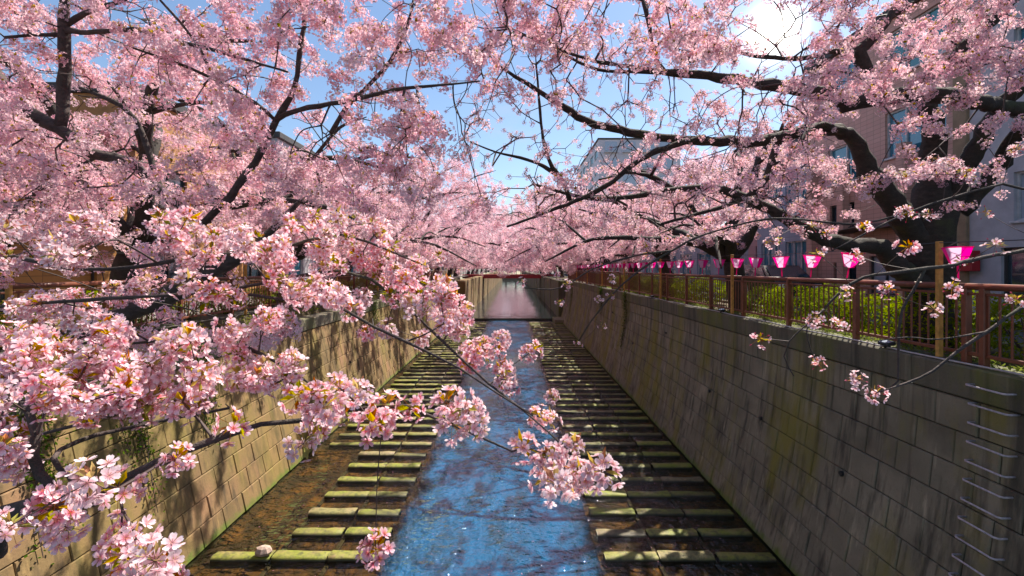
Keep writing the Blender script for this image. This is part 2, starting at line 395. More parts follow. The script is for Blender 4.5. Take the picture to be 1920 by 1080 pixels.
riverbed=bpy.data.objects.new('riverbed',None); COL.objects.link(riverbed); structure(riverbed,'shallow canal bed with mossy stone beams')
WEIR=52.0
bm=MB(); bm.quad((-6.6,Y0,-0.10),(-2.55,Y0,-0.10),(-2.55,WEIR,-0.10),(-6.6,WEIR,-0.10)); bm.quad((1.75,Y0,-0.10),(5.7,Y0,-0.10),(5.7,WEIR,-0.10),(1.75,WEIR,-0.10))
bm.quad((-2.55,Y0,-0.10),(-2.3,Y0,-0.55),(-2.3,WEIR,-0.55),(-2.55,WEIR,-0.10)); bm.quad((1.5,Y0,-0.55),(1.75,Y0,-0.10),(1.75,WEIR,-0.10),(1.5,WEIR,-0.55))
bm.build('bed_shelf',M['bed'],riverbed)
bm=MB(); bm.quad((-2.3,Y0,-0.55),(1.5,Y0,-0.55),(1.5,WEIR,-0.55),(-2.3,WEIR,-0.55)); bm.build('channel_floor',M['channel'],riverbed)
# stone beams: three to a row on either shelf
rng=random.Random(4)
bmesh_v=[]
for k in range(5):
    b=MB(); r=random.Random(50+k); w=0.15                       # rounded, worn cross-section along seven stations
    prof=[(-w,-.16),(-w-.004,.0),(-w+.012,.045),(-w+.06,.064),(0,.068),(w-.06,.064),(w-.012,.043),(w+.004,.0),(w,-.16)]
    xs=[-.515,-.49,-.3,-.1,.12,.31,.49,.515]
    for i,x in enumerate(xs):
        e=.82 if i in (0,len(xs)-1) else 1.0
        for y,z in prof: b.v.append((x+r.uniform(-.008,.008),y*e+r.uniform(-.009,.009),z*(e if z>0 else 1)+(r.uniform(-.013,.009) if z>0 else 0)))
    q=len(prof)
    for i in range(len(xs)-1):
        for j in range(q-1): b.f.append((i*q+j,i*q+j+1,(i+1)*q+j+1,(i+1)*q+j)); b.m.append(0)
    b.f.append(tuple(range(q))); b.f.append(tuple((len(xs)-1)*q+j for j in range(q))[::-1]); b.m+=[0,0]
    b.f=[f_[::-1] for f_ in b.f]
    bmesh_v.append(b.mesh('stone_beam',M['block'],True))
ROW0,DROW=8.53,0.86
SEG_R=[(1.87,2.90),(2.97,4.02),(4.08,5.17)]; SEG_L=[(-5.95,-4.80),(-4.73,-3.67),(-3.61,-2.66)]
k=0
while True:
    y=ROW0+DROW*k
    if y>WEIR-1.5: break
    for s,seg in ((1,SEG_R),(-1,SEG_L)):
        for j,(a,c) in enumerate(seg):
            if s<0 and j==2 and k>3 and rng.random()<0.08: continue
            if s<0 and j==0 and 2<=k<=7: continue
            o=put('stone_beam',rng.choice(bmesh_v),riverbed,((a+c)/2+rng.uniform(-.03,.03),y+rng.uniform(-.025,.025),rng.uniform(-.035,.012)),(rng.uniform(-.02,.02),rng.uniform(-.012,.012),rng.uniform(-.012,.012)),(c-a,1,1))
    k+=1
# lengthwise sills between the beams, awash
for x in (2.93,4.04,-4.77,-3.64):
    b=MB(); b.cbox(x-0.045,x+0.045,6,WEIR,-0.14,-0.055,0.01); b.build('bed_sill',M['block'],riverbed)
# water below the weir
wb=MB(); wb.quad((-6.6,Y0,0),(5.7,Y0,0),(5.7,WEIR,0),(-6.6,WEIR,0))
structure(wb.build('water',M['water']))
wb=MB(); wb.quad((-7.2,WEIR-.03,0.24),(6.2,WEIR-.03,0.24),(6.2,262,0.24),(-7.2,262,0.24)); structure(wb.build('upper_water',M['water_far']))
b=MB(); b.cbox(-6.8,6.0,WEIR,WEIR+0.5,-0.7,0.215,0.03); tag(b.build('weir',M['wet']),'low concrete weir across the canal below the red bridge','weir')
b=MB(); b.cbox(4.45,5.5,WEIR-3.2,WEIR-0.05,-0.3,0.42,0.04); tag(b.build('concrete_slab',M['coping_l']),'pale concrete slab at the foot of the shaded wall by the weir','slab')
# drifting petals
r=np.random.RandomState(8); b=MB()
for i in range(420):
    x=r.uniform(-2.5,2.4) if i%3 else r.choice([r.uniform(-5.9,-2.6),r.uniform(1.7,5.1)]); y=8+r.rand()**1.6*36; a=r.uniform(0,6.28); s=r.uniform(.008,.016)
    ca,sa=math.cos(a)*s,math.sin(a)*s
    b.poly([(x+ca,y+sa,.006),(x-sa*.6,y+ca*.6,.007),(x-ca,y-sa,.006),(x+sa*.6,y-ca*.6,.008)])
tp=NT('fallen petal'); tp.col((0.75,0.3,0.42)); o=b.build('fallen_petals',tp.mat); tag(o,'fallen pink petals drifting on the canal water','petals',kind='stuff')
# pale rock lying on a beam
b=MB(); r=random.Random(3)
ring=[[(math.cos(a)*rr*(.17+r.uniform(-.02,.02)),math.sin(a)*rr*(.12+r.uniform(-.015,.015)),h) for a in [j*math.pi/4 for j in range(8)]] for rr,h in ((.9,0),(1,.06),(.75,.13),(.3,.16))]
b.v=[p for q in ring for p in q]
for i in range(3):
    for j in range(8): b.f.append((i*8+j,i*8+(j+1)%8,i*8+8+(j+1)%8,i*8+8+j)); b.m.append(0)
b.f.append(tuple(24+j for j in range(8))); b.m.append(0)
tag(b.build('loose_rock',M['rock'],loc=(-4.95,9.35,0.09)),'pale pinkish rock lying on a stone beam below the sunlit wall','rock')

# ------------------------------------------------------------------ retaining walls
def wall_profile(side):
    if side>0:
        H=4.06; f=lambda z: 5.31+0.66*(1-(1-min(1,max(0,z/H)))**1.6)
    else:
        H=3.62; f=lambda z: -(6.32+0.80*(z/H))
    return H,f
FR=[0]
def in_frame(p,mx=1960,my=1120):
    if p[1]<1: return False
    u,v=to_px(p); return -40<u<mx and v<my
def retaining_wall(side,label,mat,cop,y0=3.0,y1=None):
    y1=y1 or WEIR+0.0
    H,f=wall_profile(side); root=thing('retaining_wall',label,'wall',(f(0),y0,0))
    ox=f(0); nc=9 if side>0 else 8; ch=H/nc; L=0.60 if side>0 else 0.74
    # dark backing behind the joints
    b=MB()
    for c in range(nc):
        z0,z1=c*ch,(c+1)*ch; d=0.035*side
        b.quad((f(z0)+d-ox,0,z0),(f(z0)+d-ox,y1-y0,z0),(f(z1)+d-ox,y1-y0,z1),(f(z1)+d-ox,0,z1))
    b.box(min(0,0.9*side),max(0,0.9*side),y1-y0-0.3,y1-y0,-0.7,0.0)
    b.quad((f(0)+.035*side-ox,0,-0.7),(f(0)+.035*side-ox,y1-y0,-0.7),(f(0)+.035*side-ox,y1-y0,0),(f(0)+.035*side-ox,0,0))
    b.build('joint_backing',M['joint'],root)
    meshes=[]
    for c in range(nc):
        z0,z1=c*ch,(c+1)*ch; g=0.007; e=0.012; vs=[]
        def ring(gy,gz,dep):
            za,zb=z0+gz,z1-gz
            return [(f(za)+dep*side,-L/2+gy,za),(f(za)+dep*side,L/2-gy,za),(f(zb)+dep*side,L/2-gy,zb),(f(zb)+dep*side,-L/2+gy,zb)]
        fr=ring(g+e,g+e,-0.004); mid=ring(g,g,0.010); bk=ring(g,g,0.05)
        ref=(f((z0+z1)/2),0,(z0+z1)/2)
        vs=[(p[0]-ref[0],p[1],p[2]-ref[2]) for p in fr+mid+bk]
        fs=[(0,1,2,3)]+[(j,(j+1)%4,4+(j+1)%4,4+j)[::-1] for j in range(4)]+[(4+j,4+(j+1)%4,8+(j+1)%4,8+j)[::-1] for j in range(4)]
        if side<0: fs=[q[::-1] for q in fs]
        me=bpy.data.meshes.new('wall_block'); me.from_pydata(vs,[],fs); me.materials.append(mat); meshes.append((me,vs,fs,ref))
    cand=[]; r=random.Random(11+side)
    for c in range(nc):
        y=y0+L/2+(L/2 if c%2 else 0)
        while y<y1-L/2:
            p=(meshes[c][3][0],y,meshes[c][3][2]); cand.append((0 if in_frame(p) else 1,y,c,r.uniform(-.011,.011))); y+=L
    cand.sort()
    vs=[];fs=[]
    for i,(vis,y,c,j) in enumerate(cand):
        me,mv,mf,ref=meshes[c]
        if i<300:
            put('wall_block',me,root,(ref[0]-ox+j,y-y0,ref[2]))
        else:
            k=len(vs); vs+=[(q[0]+ref[0]-ox+j,q[1]+y-y0,q[2]+ref[2]) for q in mv]; fs+=[tuple(k+a for a in q) for q in mf]
    me=bpy.data.meshes.new('far_wall_blocks'); me.from_pydata(vs,[],fs); me.materials.append(mat); o=put('far_wall_blocks',me,root); o['kind']='stuff'
    # coping: lip and cap in long cast sections
    y=y0; r=random.Random(5)
    while y<y1:
        yn=min(y+4.0,y1); b=MB()
        x0=f(H)-0.03*side-ox; top=4.49 if side>0 else 4.03
        xa,xb=sorted((x0,x0+0.52*side)); b.cbox(xa,xb,y-y0+.004,yn-y0-.004,H+0.012,top,0.02)
        o=b.build('coping',cop,root); y=yn
    return root
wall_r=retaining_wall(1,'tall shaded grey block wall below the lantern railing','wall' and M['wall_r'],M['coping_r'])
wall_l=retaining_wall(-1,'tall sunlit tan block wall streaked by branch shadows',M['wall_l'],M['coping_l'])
# slope from the coping up to the west fence
b=MB(); n=40
for k in range(n):
    a=Y0+(70-Y0)*k/n; c=Y0+(70-Y0)*(k+1)/n
    b.quad((-7.62,a,4.02),(-7.62,c,4.02),(-7.80,c,GL),(-7.80,a,GL))
structure(b.build('bank_slope',M['soil']))
# straight canal walls beyond the weir
for side,lab in ((1,'plain grey canal wall beyond the weir on the shaded bank'),(-1,'plain tan canal wall beyond the weir on the sunny bank')):
    root=thing('canal_wall',lab,'wall',(5.3*side,WEIR,0))
    for k in range(35):
        a=k*6.0; b=MB(); d=(0 if k%2 else 0.06); xa,xb=sorted(((0.0-d)*side if k else -0.15*side,1.1*side)); b.cbox(xa,xb,a+.01,a+5.99,-0.6,4.38,0.03)
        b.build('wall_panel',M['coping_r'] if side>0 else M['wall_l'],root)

for yy,zz in ((8.2,2.2),(10.9,2.3),(13.7,2.2),(18.0,3.3),(22.4,2.2),(27.5,3.2)):
    H,f=wall_profile(1); b=MB(); b.tube([(f(zz)+.03,yy,zz),(f(zz)-.05,yy,zz-.01)],[.045,.045],10); o=b.build('drain_pipe',M['black'],wall_r,loc=tuple(-wall_r.location))
for yy,zz in ((8.6,1.9),(11.4,1.9),(15.0,1.9),(19.5,1.9)):
    H,f=wall_profile(-1); b=MB(); b.tube([(f(zz)-.03,yy,zz),(f(zz)+.05,yy,zz-.01)],[.045,.045],10); o=b.build('drain_pipe',M['black'],wall_l,loc=tuple(-wall_l.location))
# ------------------------------------------------------------------ ladder of rungs in the shaded wall
H,f=wall_profile(1)
lad=thing('rung_ladder','steel rung ladder set into the shaded wall','ladder',(f(3.8),5.78,0))
ZL=6.05
for k in range(11):
    z=4.29-0.243*k
    b=MB(); x=f(min(z,4.06)); x=x-0.03 if z>4.06 else x; d=0.13; hw=0.25; y=0.0
    pts=[(x+.02,-hw,z),(x-d*.8,-hw,z),(x-d,-hw+.03,z),(x-d,hw-.03,z),(x-d*.8,hw,z),(x+.02,hw,z)]
    b.tube([(p[0]-f(3.8),p[1],p[2]) for p in pts],0.0125,8); b.build('rung',M['rung'],lad,smooth=True)

# ------------------------------------------------------------------ railings
def railing(x,gz,top,ys,label,pitch=0.15,extra=()):
    root=thing('railing',label,'railing',(x,ys[0],gz))
    b=MB(); L=ys[-1]-ys[0]
    for a,c in zip(ys[:-1],ys[1:]):
        m=MB(); m.tube([(0,a-ys[0],top-gz-0.045),(0,c-ys[0]-0.01,top-gz-0.045)],0.045,10); m.build('top_rail',M['rail'],root,smooth=True)
        m=MB(); m.cbox(-.02,.02,a-ys[0]+.03,c-ys[0]-.03,0.12,0.17,0.006); m.build('bottom_rail',M['rail'],root)
        m=MB(); m.cbox(-.02,.02,a-ys[0]+.03,c-ys[0]-.03,top-gz-0.16,top-gz-0.125,0.006); m.build('upper_rail',M['rail'],root)
    pm=MB(); pm.cbox(-.045,.045,-.04,.04,-0.06,top-gz-0.06,0.008); pme=pm.mesh('post',M['rail'])
    for y in list(ys)+list(extra): put('post',pme,root,(0,y-ys[0],0))
    km=MB(); km.cbox(-.009,.009,-.014,.014,0.165,top-gz-0.155,0.003); kme=km.mesh('picket',M['rail'])
    vs=[];fs=[];cnt=0
    for a,c in zip(ys[:-1],ys[1:]):
        n=int(round((c-a)/pitch))
        for i in range(1,n):
            y=a+(c-a)*i/n-ys[0]
            if cnt<300: put('picket',kme,root,(0,y,0)); cnt+=1
            else:
                k=len(vs); vs+=[(q[0],q[1]+y,q[2]) for q in km.v]; fs+=[tuple(k+t for t in q) for q in km.f]
    if vs:
        me=bpy.data.meshes.new('far_pickets'); me.from_pydata(vs,[],fs); me.materials.append(M['rail']); o=put('far_pickets',me,root); o['kind']='stuff'
    return root
yr=[6.36+2.04*k for k in range(0,23)]; yr=[4.32]+yr
railing(6.16,4.49,5.58,yr,'brown picket railing on the shaded wall beneath the pink lanterns',extra=(6.12,))
yl=[5.0+2.04*k for k in range(0,24)]
railing(-7.86,GL,5.54,yl,'brown picket railing on the sunny bank behind pink branches')

# conduit along the coping, floodlights on it
m=MB(); m.tube([(6.02+0.006*math.sin(y*1.7),y,4.515+0.008*math.sin(y*2.3+1)) for y in np.arange(4.3,46,0.7)],0.014,6); tag(m.build('conduit_pipe',M['pipe'],smooth=True),'thin grey conduit pipe running along the coping below the railing','pipe')
for i,(px,py) in enumerate(((1660,645),(1352,585),(1222,554))):
    Z=FPX*6.0/(px-960); t=thing('floodlight','small black floodlight on the coping, %s from the near end'%ORD[i],'floodlight',(6.03,Z,4.53),'floodlights on the coping')
    b=MB(); b.cbox(-.07,.07,-.11,.11,0.02,0.075,0.012); h=b.build('housing',M['black'],t); h.rotation_euler=(0,math.radians(-12),0)
    b=MB(); b.quad((-.058,-.095,.079),(.058,-.095,.079),(.058,.095,.079),(-.058,.095,.079)); g=b.build('lens',M['glass_pale'],h)
    b=MB(); b.box(-.05,.05,-.012,.012,-.03,.03); b.build('bracket',M['black'],t)

# ------------------------------------------------------------------ timber posts, lantern line, lanterns
def timber_post(x,y,z0,z1,label,grp):
    b=MB(); b.cbox(-.035,.035,-.03,.03,0,z1-z0,0.006); o=b.build('timber_post',M['wood_post'],loc=(x,y,z0)); tag(o,label,'post',grp); return o
post_ys=[6.64,12.88,19.1,25.3,31.5,37.7,43.9]
for i,y in enumerate(post_ys):
    timber_post(6.045,y,4.53,6.16,'yellow timber post fixed to the lantern railing, %s from the near end'%ORD[i],'timber posts along the lantern railing')
LX=6.02
cab=MB(); pts=[]
for a,c in zip([0.4]+post_ys[:-1],post_ys):
    for t in np.linspace(0,1,9)[:-1]: pts.append((LX,a+(c-a)*t,6.14-0.05*math.sin(math.pi*t)))
pts.append((LX,post_ys[-1],6.14)); cab.tube(pts,0.006,5); tag(cab.build('lantern_cable',M['black']),'thin black cable carrying the pink lanterns along the shaded bank','cable')
def lantern_parts():
    out=[]; rt,rb,h=0.165,0.080,0.235
    for k in range(6):
        a0=math.pi/3*k+.26; a1=a0+math.pi/3; b=MB()
        q=[(rb*math.cos(a0),rb*math.sin(a0),-h),(rb*math.cos(a1),rb*math.sin(a1),-h),(rt*math.cos(a1),rt*math.sin(a1),0),(rt*math.cos(a0),rt*math.sin(a0),0)]
        b.quad(*q); out.append(('panel',b.mesh('panel',M['lantern_white'] if k in (3,) else M['lantern_pink'])))
    b=MB(); ring=[(rt*math.cos(.26+math.pi/3*k),rt*math.sin(.26+math.pi/3*k)) for k in range(6)]
    for k in range(6): b.tube([(*ring[k],0.0),(*ring[(k+1)%6],0.0)],0.008,5)
    out.append(('rim',b.mesh('rim',M['lantern_pink'])))
    b=MB(); b.poly([(rb*math.cos(.26+math.pi/3*k),rb*math.sin(.26+math.pi/3*k),-h+.003) for k in range(6)]); out.append(('base',b.mesh('base',M['lantern_pink'])))
    b=MB(); b.tube([(0,0,-h+.01),(0,0,-h-.2)],[.014,.011],6); out.append(('tail',b.mesh('tail',M['lantern_pink'])))
    b=MB(); b.tube([(-rt*.9,0,0),(0,0,.07),(rt*.9,0,0)],0.004,4); out.append(('hanger',b.mesh('hanger',M['black'])))
    return out
LP=lantern_parts()
def lantern(x,y,z,label,grp,rz=0.0,tilt=0.0):
    t=thing('paper_lantern',label,'lantern',(x,y,z),grp,rz); t.rotation_euler=(tilt,tilt*.6,rz)
    for n,me in LP: put(n,me,t)
r=random.Random(2)
ly=[6.33,8.3,9.38,10.48,11.55,12.5]
y=13.6
while y<44: ly.append(y); y+=1.05+r.uniform(-.1,.1)
for i,y in enumerate(ly):
    lab='pink and white paper lantern over the railing, %s from the near end'%ORD[i] if i<14 else 'small far pink lantern in the string running to the red bridge'
    lantern(LX-0.015,y,6.03 if i else 6.06,lab,'pink lanterns over the shaded bank' if i<14 else 'far pink lanterns over the shaded bank',r.uniform(-.25,.25),r.uniform(-.07,.07) if i!=1 else 0.16)
for i,y in enumerate((7.2,13.6,20.7,27.0,33.4)):
    timber_post(-7.72,y,4.44,6.1,'orange timber post on the sunny bank fence, %s from the near end'%ORD[i],'timber posts on the sunny bank')
cab=MB(); cab.tube([(-7.70,7.2,6.08),(-7.70,13.6,6.08),(-7.70,20.7,6.08),(-7.70,27,6.08),(-7.7,33.4,6.08)],0.006,5); tag(cab.build('lantern_cable',M['black']),'thin black cable carrying lanterns along the sunny bank','cable')
for i,y in enumerate((21.5,24.0,26.2,28.2,29.9,31.5,32.8)):
    lantern(-7.7,y,5.99,'small pink lantern on the sunny bank string, %s from the near end'%ORD[i],'pink lanterns over the sunny bank',r.uniform(-.5,.5))

# ------------------------------------------------------------------ red bridge
br=thing('footbridge','red painted footbridge crossing the canal in the distance','bridge',(0,85,4.3))
b=MB(); b.cbox(-9,9,-.12,.12,-.35,.35,0.03); b.build('beam',M['red'],br)
b=MB(); b.cbox(-9,9,.14,4.0,.0,.3,0.02); b.build('deck',M['asphalt'],br)
b=MB(); b.cbox(-9,9,4.02,4.24,-.35,.35,0.03); b.build('beam',M['red'],br)
for yy in (0,4.1):
    b=MB(); b.cbox(-9,9,yy-.04,yy+.04,1.32,1.42,0.01); b.build('handrail',M['frame_dark'],br)
    for x in np.arange(-8.8,8.9,0.8):
        b=MB(); b.box(x-.03,x+.03,yy-.03,yy+.03,.35,1.32); b.build('baluster',M['frame_dark'],br)

# ------------------------------------------------------------------ buildings
def facade_building(name,label,face_x,y0,y1,z1,depth,mat,wins,inward=1,base=GR+0.1,roofm=None):
    """river-facing facade at x = face_x; wins: (ya,yb,za,zb,glassmat,framemat,split)"""
    t=thing(name,label,'building',(face_x,y0,base))
    zs=sorted({base,z1}|{w[2] for w in wins}|{w[3] for w in wins}); ysl=sorted({y0,y1}|{w[0] for w in wins}|{w[1] for w in wins})
    b=MB()
    def loc(x,y,z): return (x-face_x,y-y0,z-base)
    for a,c in zip(ysl[:-1],ysl[1:]):
        for p,q in zip(zs[:-1],zs[1:]):
            if any(w[0]<=a+1e-6 and c<=w[1]+1e-6 and w[2]<=p+1e-6 and q<=w[3]+1e-6 for w in wins): continue
            b.quad(loc(face_x,a,p),loc(face_x,c,p),loc(face_x,c,q),loc(face_x,a,q))
    D=0.16*inward
    for w in wins:
        a,c,p,q=w[:4]
        for A,B_ in (((a,p),(c,p)),((c,p),(c,q)),((c,q),(a,q)),((a,q),(a,p))):
            b.quad(loc(face_x,A[0],A[1]),loc(face_x,B_[0],B_[1]),loc(face_x+D,B_[0],B_[1]),loc(face_x+D,A[0],A[1]))
    xb=face_x+depth*inward
    b.quad(loc(face_x,y0,base),loc(face_x,y0,z1),loc(xb,y0,z1),loc(xb,y0,base)); b.quad(loc(face_x,y1,base),loc(xb,y1,base),loc(xb,y1,z1),loc(face_x,y1,z1))
    b.quad(loc(xb,y0,base),loc(xb,y0,z1),loc(xb,y1,z1),loc(xb,y1,base)); b.quad(loc(face_x,y0,z1),loc(face_x,y1,z1),loc(xb,y1,z1),loc(xb,y0,z1))
    b.build('wall',mat,t)
    m=MB(); xa,xc=sorted((-0.18*inward,depth*inward)); m.cbox(xa,xc,-.1,y1-y0+.1,z1-base+.003,z1-base+.35,0.03); m.build('roof',roofm or M['roof'],t)
    for w in wins:
        a,c,p,q,g,fm,sp=w; x=D-0.02*inward
        m=MB(); m.quad(*[ (x,yy-y0,zz-base) for yy,zz in ((a,p),(c,p),(c,q),(a,q))]); pane=m.build('window',g,t)
        m=MB(); fw=0.05
        def bar(ya,yb,za,zb):
            xa,xc=sorted((x-0.06*inward,x-0.004*inward)); m.box(xa,xc,ya-y0,yb-y0,za-base,zb-base)
        bar(a,a+fw,p,q); bar(c-fw,c,p,q); bar(a+fw,c-fw,p,p+fw); bar(a+fw,c-fw,q-fw,q)
        for k in range(1,sp): yy=a+(c-a)*k/sp; bar(yy-.025,yy+.025,p+fw,q-fw)
        m.build('frame',fm,pane)
        m=MB(); xa,xc=sorted((-0.07*inward,0.12*inward)); m.cbox(xa,xc,a-y0-.05,c-y0+.05,p-base-.07,p-base-.004,0.01); m.build('sill',fm,pane)
    return t
FX=12.4
G,GB,GT,GP,FD,FP=M['glass'],M['glass_blue'],M['glass_teal'],M['glass_pale'],M['frame_dark'],M['frame_pale']
gw=[(9.6,11.6,6.95,8.15,GP,FP,2),(6.2,8.6,6.95,8.15,GP,FP,2),(9.9,11.9,4.75,6.3,G,FD,3),(6.0,9.0,4.75,6.3,G,FD,3)]
for z in (10.3,13.3,16.3): gw+=[(9.6,11.6,z,z+1.4,GB,FP,2),(6.2,8.6,z,z+1.4,GB,FP,2)]
gb=facade_building('grey_building','grey rendered building with pale framed windows beside the pink one',FX,3.5,12.75,19,9,M['tile_grey'],gw)
b=MB(); b.cbox(-.32,-.06,8.85,9.35,1.2,1.75,0.02); b.build('sign_box',M['sign_red'],gb); 
b=MB(); b.box(-.06,-.002,9.05,9.15,1.4,1.5); b.build('sign_bracket',M['sign_red'],gb)
b=MB(); b.cbox(-.10,.9,8.95+.32,8.95+.72,0,12,.02); b.v=[(x,y-0.05,z) for x,y,z in b.v]; b.build('corner_pier',M['beige'],gb)
pw=[(18.6,19.3,4.6,5.35,G,FD,1),(16.9,18.1,4.6,6.0,G,FD,2),(15.0,16.3,4.9,6.2,GP,FD,2),(17.0,18.3,7.3,8.2,G,FD,2),(14.0,14.5,7.2,8.6,G,FD,1),
    (13.4,15.6,9.4,10.9,GB,FP,3),(16.6,18.4,9.0,10.4,GB,FP,2)]
for z in (12.0,): pw+=[(13.4,15.6,z,z+1.5,GT,FP,3),(16.6,18.4,z,z+1.5,GB,FP,2)]
pb=facade_building('pink_tiled_building','pink tiled building with dark doorways behind the large cherry trunk',FX,12.78,19.6,13.9,9,M['tile_pink'],pw)
b=MB(); n=8
for k in range(n):
    a0,a1=-1+2*k/n,-1+2*(k+1)/n
    z0,z1=2.55+.12*(1-a0*a0),2.55+.12*(1-a1*a1); y0_,y1_=3.2+a0*1.1,3.2+a1*1.1
    b.quad((-.8,y0_,z0),(-.8,y1_,z1),(0,y1_,z1+.15),(0,y0_,z0+.15)); b.quad((-.8,y0_,z0),(0,y0_,z0+.0),(0,y1_,z1+.0),(-.8,y1_,z1-.06))
b.build('entrance_canopy',M['frame_dark'],pb)
for yy in (1.9,4.6,6.4):
    b=MB(); b.cbox(-.28,-.003,yy-.16,yy+.16,0,5.2,.015); b.build('pilaster',M['tile_pink'],pb)
b=MB(); b.tube([(-.003,2.55,1.72),(-.10,2.55,1.72),(-.16,2.55,1.70)],[.03,.09,.10],10); b.tube([(-.16,2.55,1.70),(-.20,2.55,1.68),(-.22,2.55,1.67)],[.10,.07,.01],10); b.build('wall_lamp',M['white'],pb,smooth=True)
bw=[]
for z in (5.4,8.2):
    for a in (20.2,22.3): bw.append((a,a+1.6,z,z+1.6,GB,FP,3))
facade_building('blue_grey_building','blue grey panelled building behind the second trunk of the shaded bank',FX+.3,19.7,24.3,11.2,10,M['tile_blue'],bw)
rw=[]
for z in (5.5,8.4):
    for a in (25.0,27.0): rw.append((a,a+1.2,z,z+1.5,GP,FP,2))
facade_building('rose_tower','rose tiled block above the blossom by the shaded bank',FX+1.2,24.4,28.6,12.6,8,M['rose'],rw)
lw=[]
for z in (5.2,):
    for a in np.arange(30,50,3.2): lw.append((a,a+2.2,z,z+1.6,GB,FP,2))
facade_building('low_shop_row','low blue grey row of shops farther down the shaded bank',FX+.3,28.8,51,8.0,9,M['tile_blue'],lw)
tw=[]
for z in np.arange(8,28,3.3):
    for a in np.arange(93,119,5.2): tw.append((a,a+3.6,z,z+1.7,GT,FP,2))
pt_=facade_building('pale_tower','pale far tower with teal windows rising over the canal trees',17,92,122,31,16,M['pale'],tw)
for z in np.arange(4.6,25,3.3):
    for x in np.arange(1.2,15,3.6):
        m=MB(); m.quad((x,-.03,z),(x+2.4,-.03,z),(x+2.4,-.03,z+1.7),(x,-.03,z+1.7)); w=m.build('window',GP,pt_)
        m=MB(); m.cbox(x-.15,x+2.55,-.55,-.04,z-.5,z-.35,.02); m.build('balcony_slab',M['frame_pale'],w)
fw=[]
for a in np.arange(56,118,4.0): fw.append((a,a+2.4,5.4,7.0,G,FP,2))
facade_building('far_house_row','far low row of houses on the shaded bank near the red bridge',FX+.5,54,120,9.2,9,M['beige'],fw)
fw=[]
for a in np.arange(44,116,4.0): fw.append((a,a+2.4,5.4,7.0,G,FP,2))
facade_building('far_house_row','far low row of houses on the sunny bank near the red bridge',-13.2,42,120,9.4,9,M['beige'],fw,inward=-1,base=GL)
# west bank
ow=[(9.2,11.2,7.5,8.9,G,FD,3),(12.3,14.2,7.5,8.9,G,FD,3),(9.4,11.5,4.9,6.7,G,FD,2),(12.8,13.8,4.7,6.7,M['brown'],FD,1)]
hb=facade_building('timber_house','brown timber clad house with dark roof on the sunny bank',-12.2,8.2,15.2,9.6,8,M['brown'],ow,inward=-1,base=GL)
b=MB(); b.cbox(.0,1.1,1.0,6.6,2.55,2.68,.02); b.build('balcony',M['ochre'],hb)
for k in range(29):
    b=MB(); b.box(1.03,1.06,1.02+k*.2,1.06+k*.2,2.68,3.5); b.build('baluster',M['frame_dark'],hb)
b=MB(); b.box(1.02,1.07,1.0,6.66,3.5,3.55); b.build('balcony_rail',M['frame_dark'],hb)
ow2=[]
for z in (5.2,8.0): 
    for a in (16.5,19.2,22.0): ow2.append((a,a+1.7,z,z+1.4,G,FD,2))
facade_building('ochre_flats','ochre rendered block of flats behind the sunny bank trees',-12.6,15.6,25.4,11.6,9,M['ochre'],ow2,inward=-1,base=GL)
ow3=[]
for z in (5.2,8.2,11.2): 
    for a in (27.2,30.4,33.6,36.8): ow3.append((a,a+2.0,z,z+1.5,GB,FP,2))
facade_building('grey_flats','low grey flats farther along the sunny bank',-13,26,40,13,9,M['tile_grey'],ow3,inward=-1,base=GL)
ow4=[]
for z in (5.0,7.9,10.8): 
    for a in (2.5,5.0): ow4.append((a,a+1.6,z,z+1.4,G,FD,2))
facade_building('brick_house','reddish brown house at the near end of the sunny bank',-12.4,1.2,7.9,12.6,8,M['tile_pink'],ow4,inward=-1,base=GL)

# ------------------------------------------------------------------ parked car
car=thing('parked_car','dark parked car on the street behind the lantern railing','car',(10.4,19.0,GR+0.006),rz=math.radians(90))
prof=[(-2.0,.35),(-2.05,.75),(-1.85,.95),(-1.45,1.0),(-.85,1.48),(.6,1.52),(1.35,1.02),(1.95,.88),(2.08,.6),(2.05,.35)]
b=MB(); hw=0.82
for s in (-1,1): b.poly([(x,s*(hw-(0.14 if z>1.1 else 0)),z) for x,z in (prof if s<0 else prof[::-1])])
for (xa,za),(xb_,zb) in zip(prof,prof[1:]+prof[:1]):
    wa=hw-(0.14 if za>1.1 else 0); wb_=hw-(0.14 if zb>1.1 else 0)
    b.quad((xa,wa,za),(xb_,wb_,zb),(xb_,-wb_,zb),(xa,-wa,za))
b.build('body',M['car_paint'],car)
for pts in ([(-1.42,-.70,1.03),(-1.42,.70,1.03),(-.90,.62,1.43),(-.90,-.62,1.43)],[(1.30,.70,1.06),(1.30,-.70,1.06),(.65,-.62,1.48),(.65,.62,1.48)]):
    m=MB(); s=1 if pts[0][0]>0 else -1; m.poly([(p[0]+.025*s,p[1],p[2]+.02) for p in pts]); m.build('windscreen',M['glass'],car)
for s in (-1,1):
    m=MB(); m.poly([(x,s*(hw-.02 if z<1.1 else hw-.12),z) for x,z in ((-1.25,1.06),(1.15,1.06),(.55,1.42),(-.8,1.40))]); m.v=[(x,y+.03*s,z) for x,y,z in m.v]; m.build('side_window',M['glass'],car)
    for x in (-1.3,1.3):
        m=MB(); m.tube([(x,s*.62,.31),(x,s*.84,.31)],[.31,.31],16); w=m.build('wheel',M['tyre'],car)
        m=MB(); m.tube([(x,s*.84,.31),(x,s*.85,.31)],[.19,.17],12); m.build('rim',M['steel'],w)
    m=MB(); m.cbox(-2.09,-2.0,s*.62-.15,s*.62+.15,.66,.8,.01); m.build('headlight',M['white'],car)

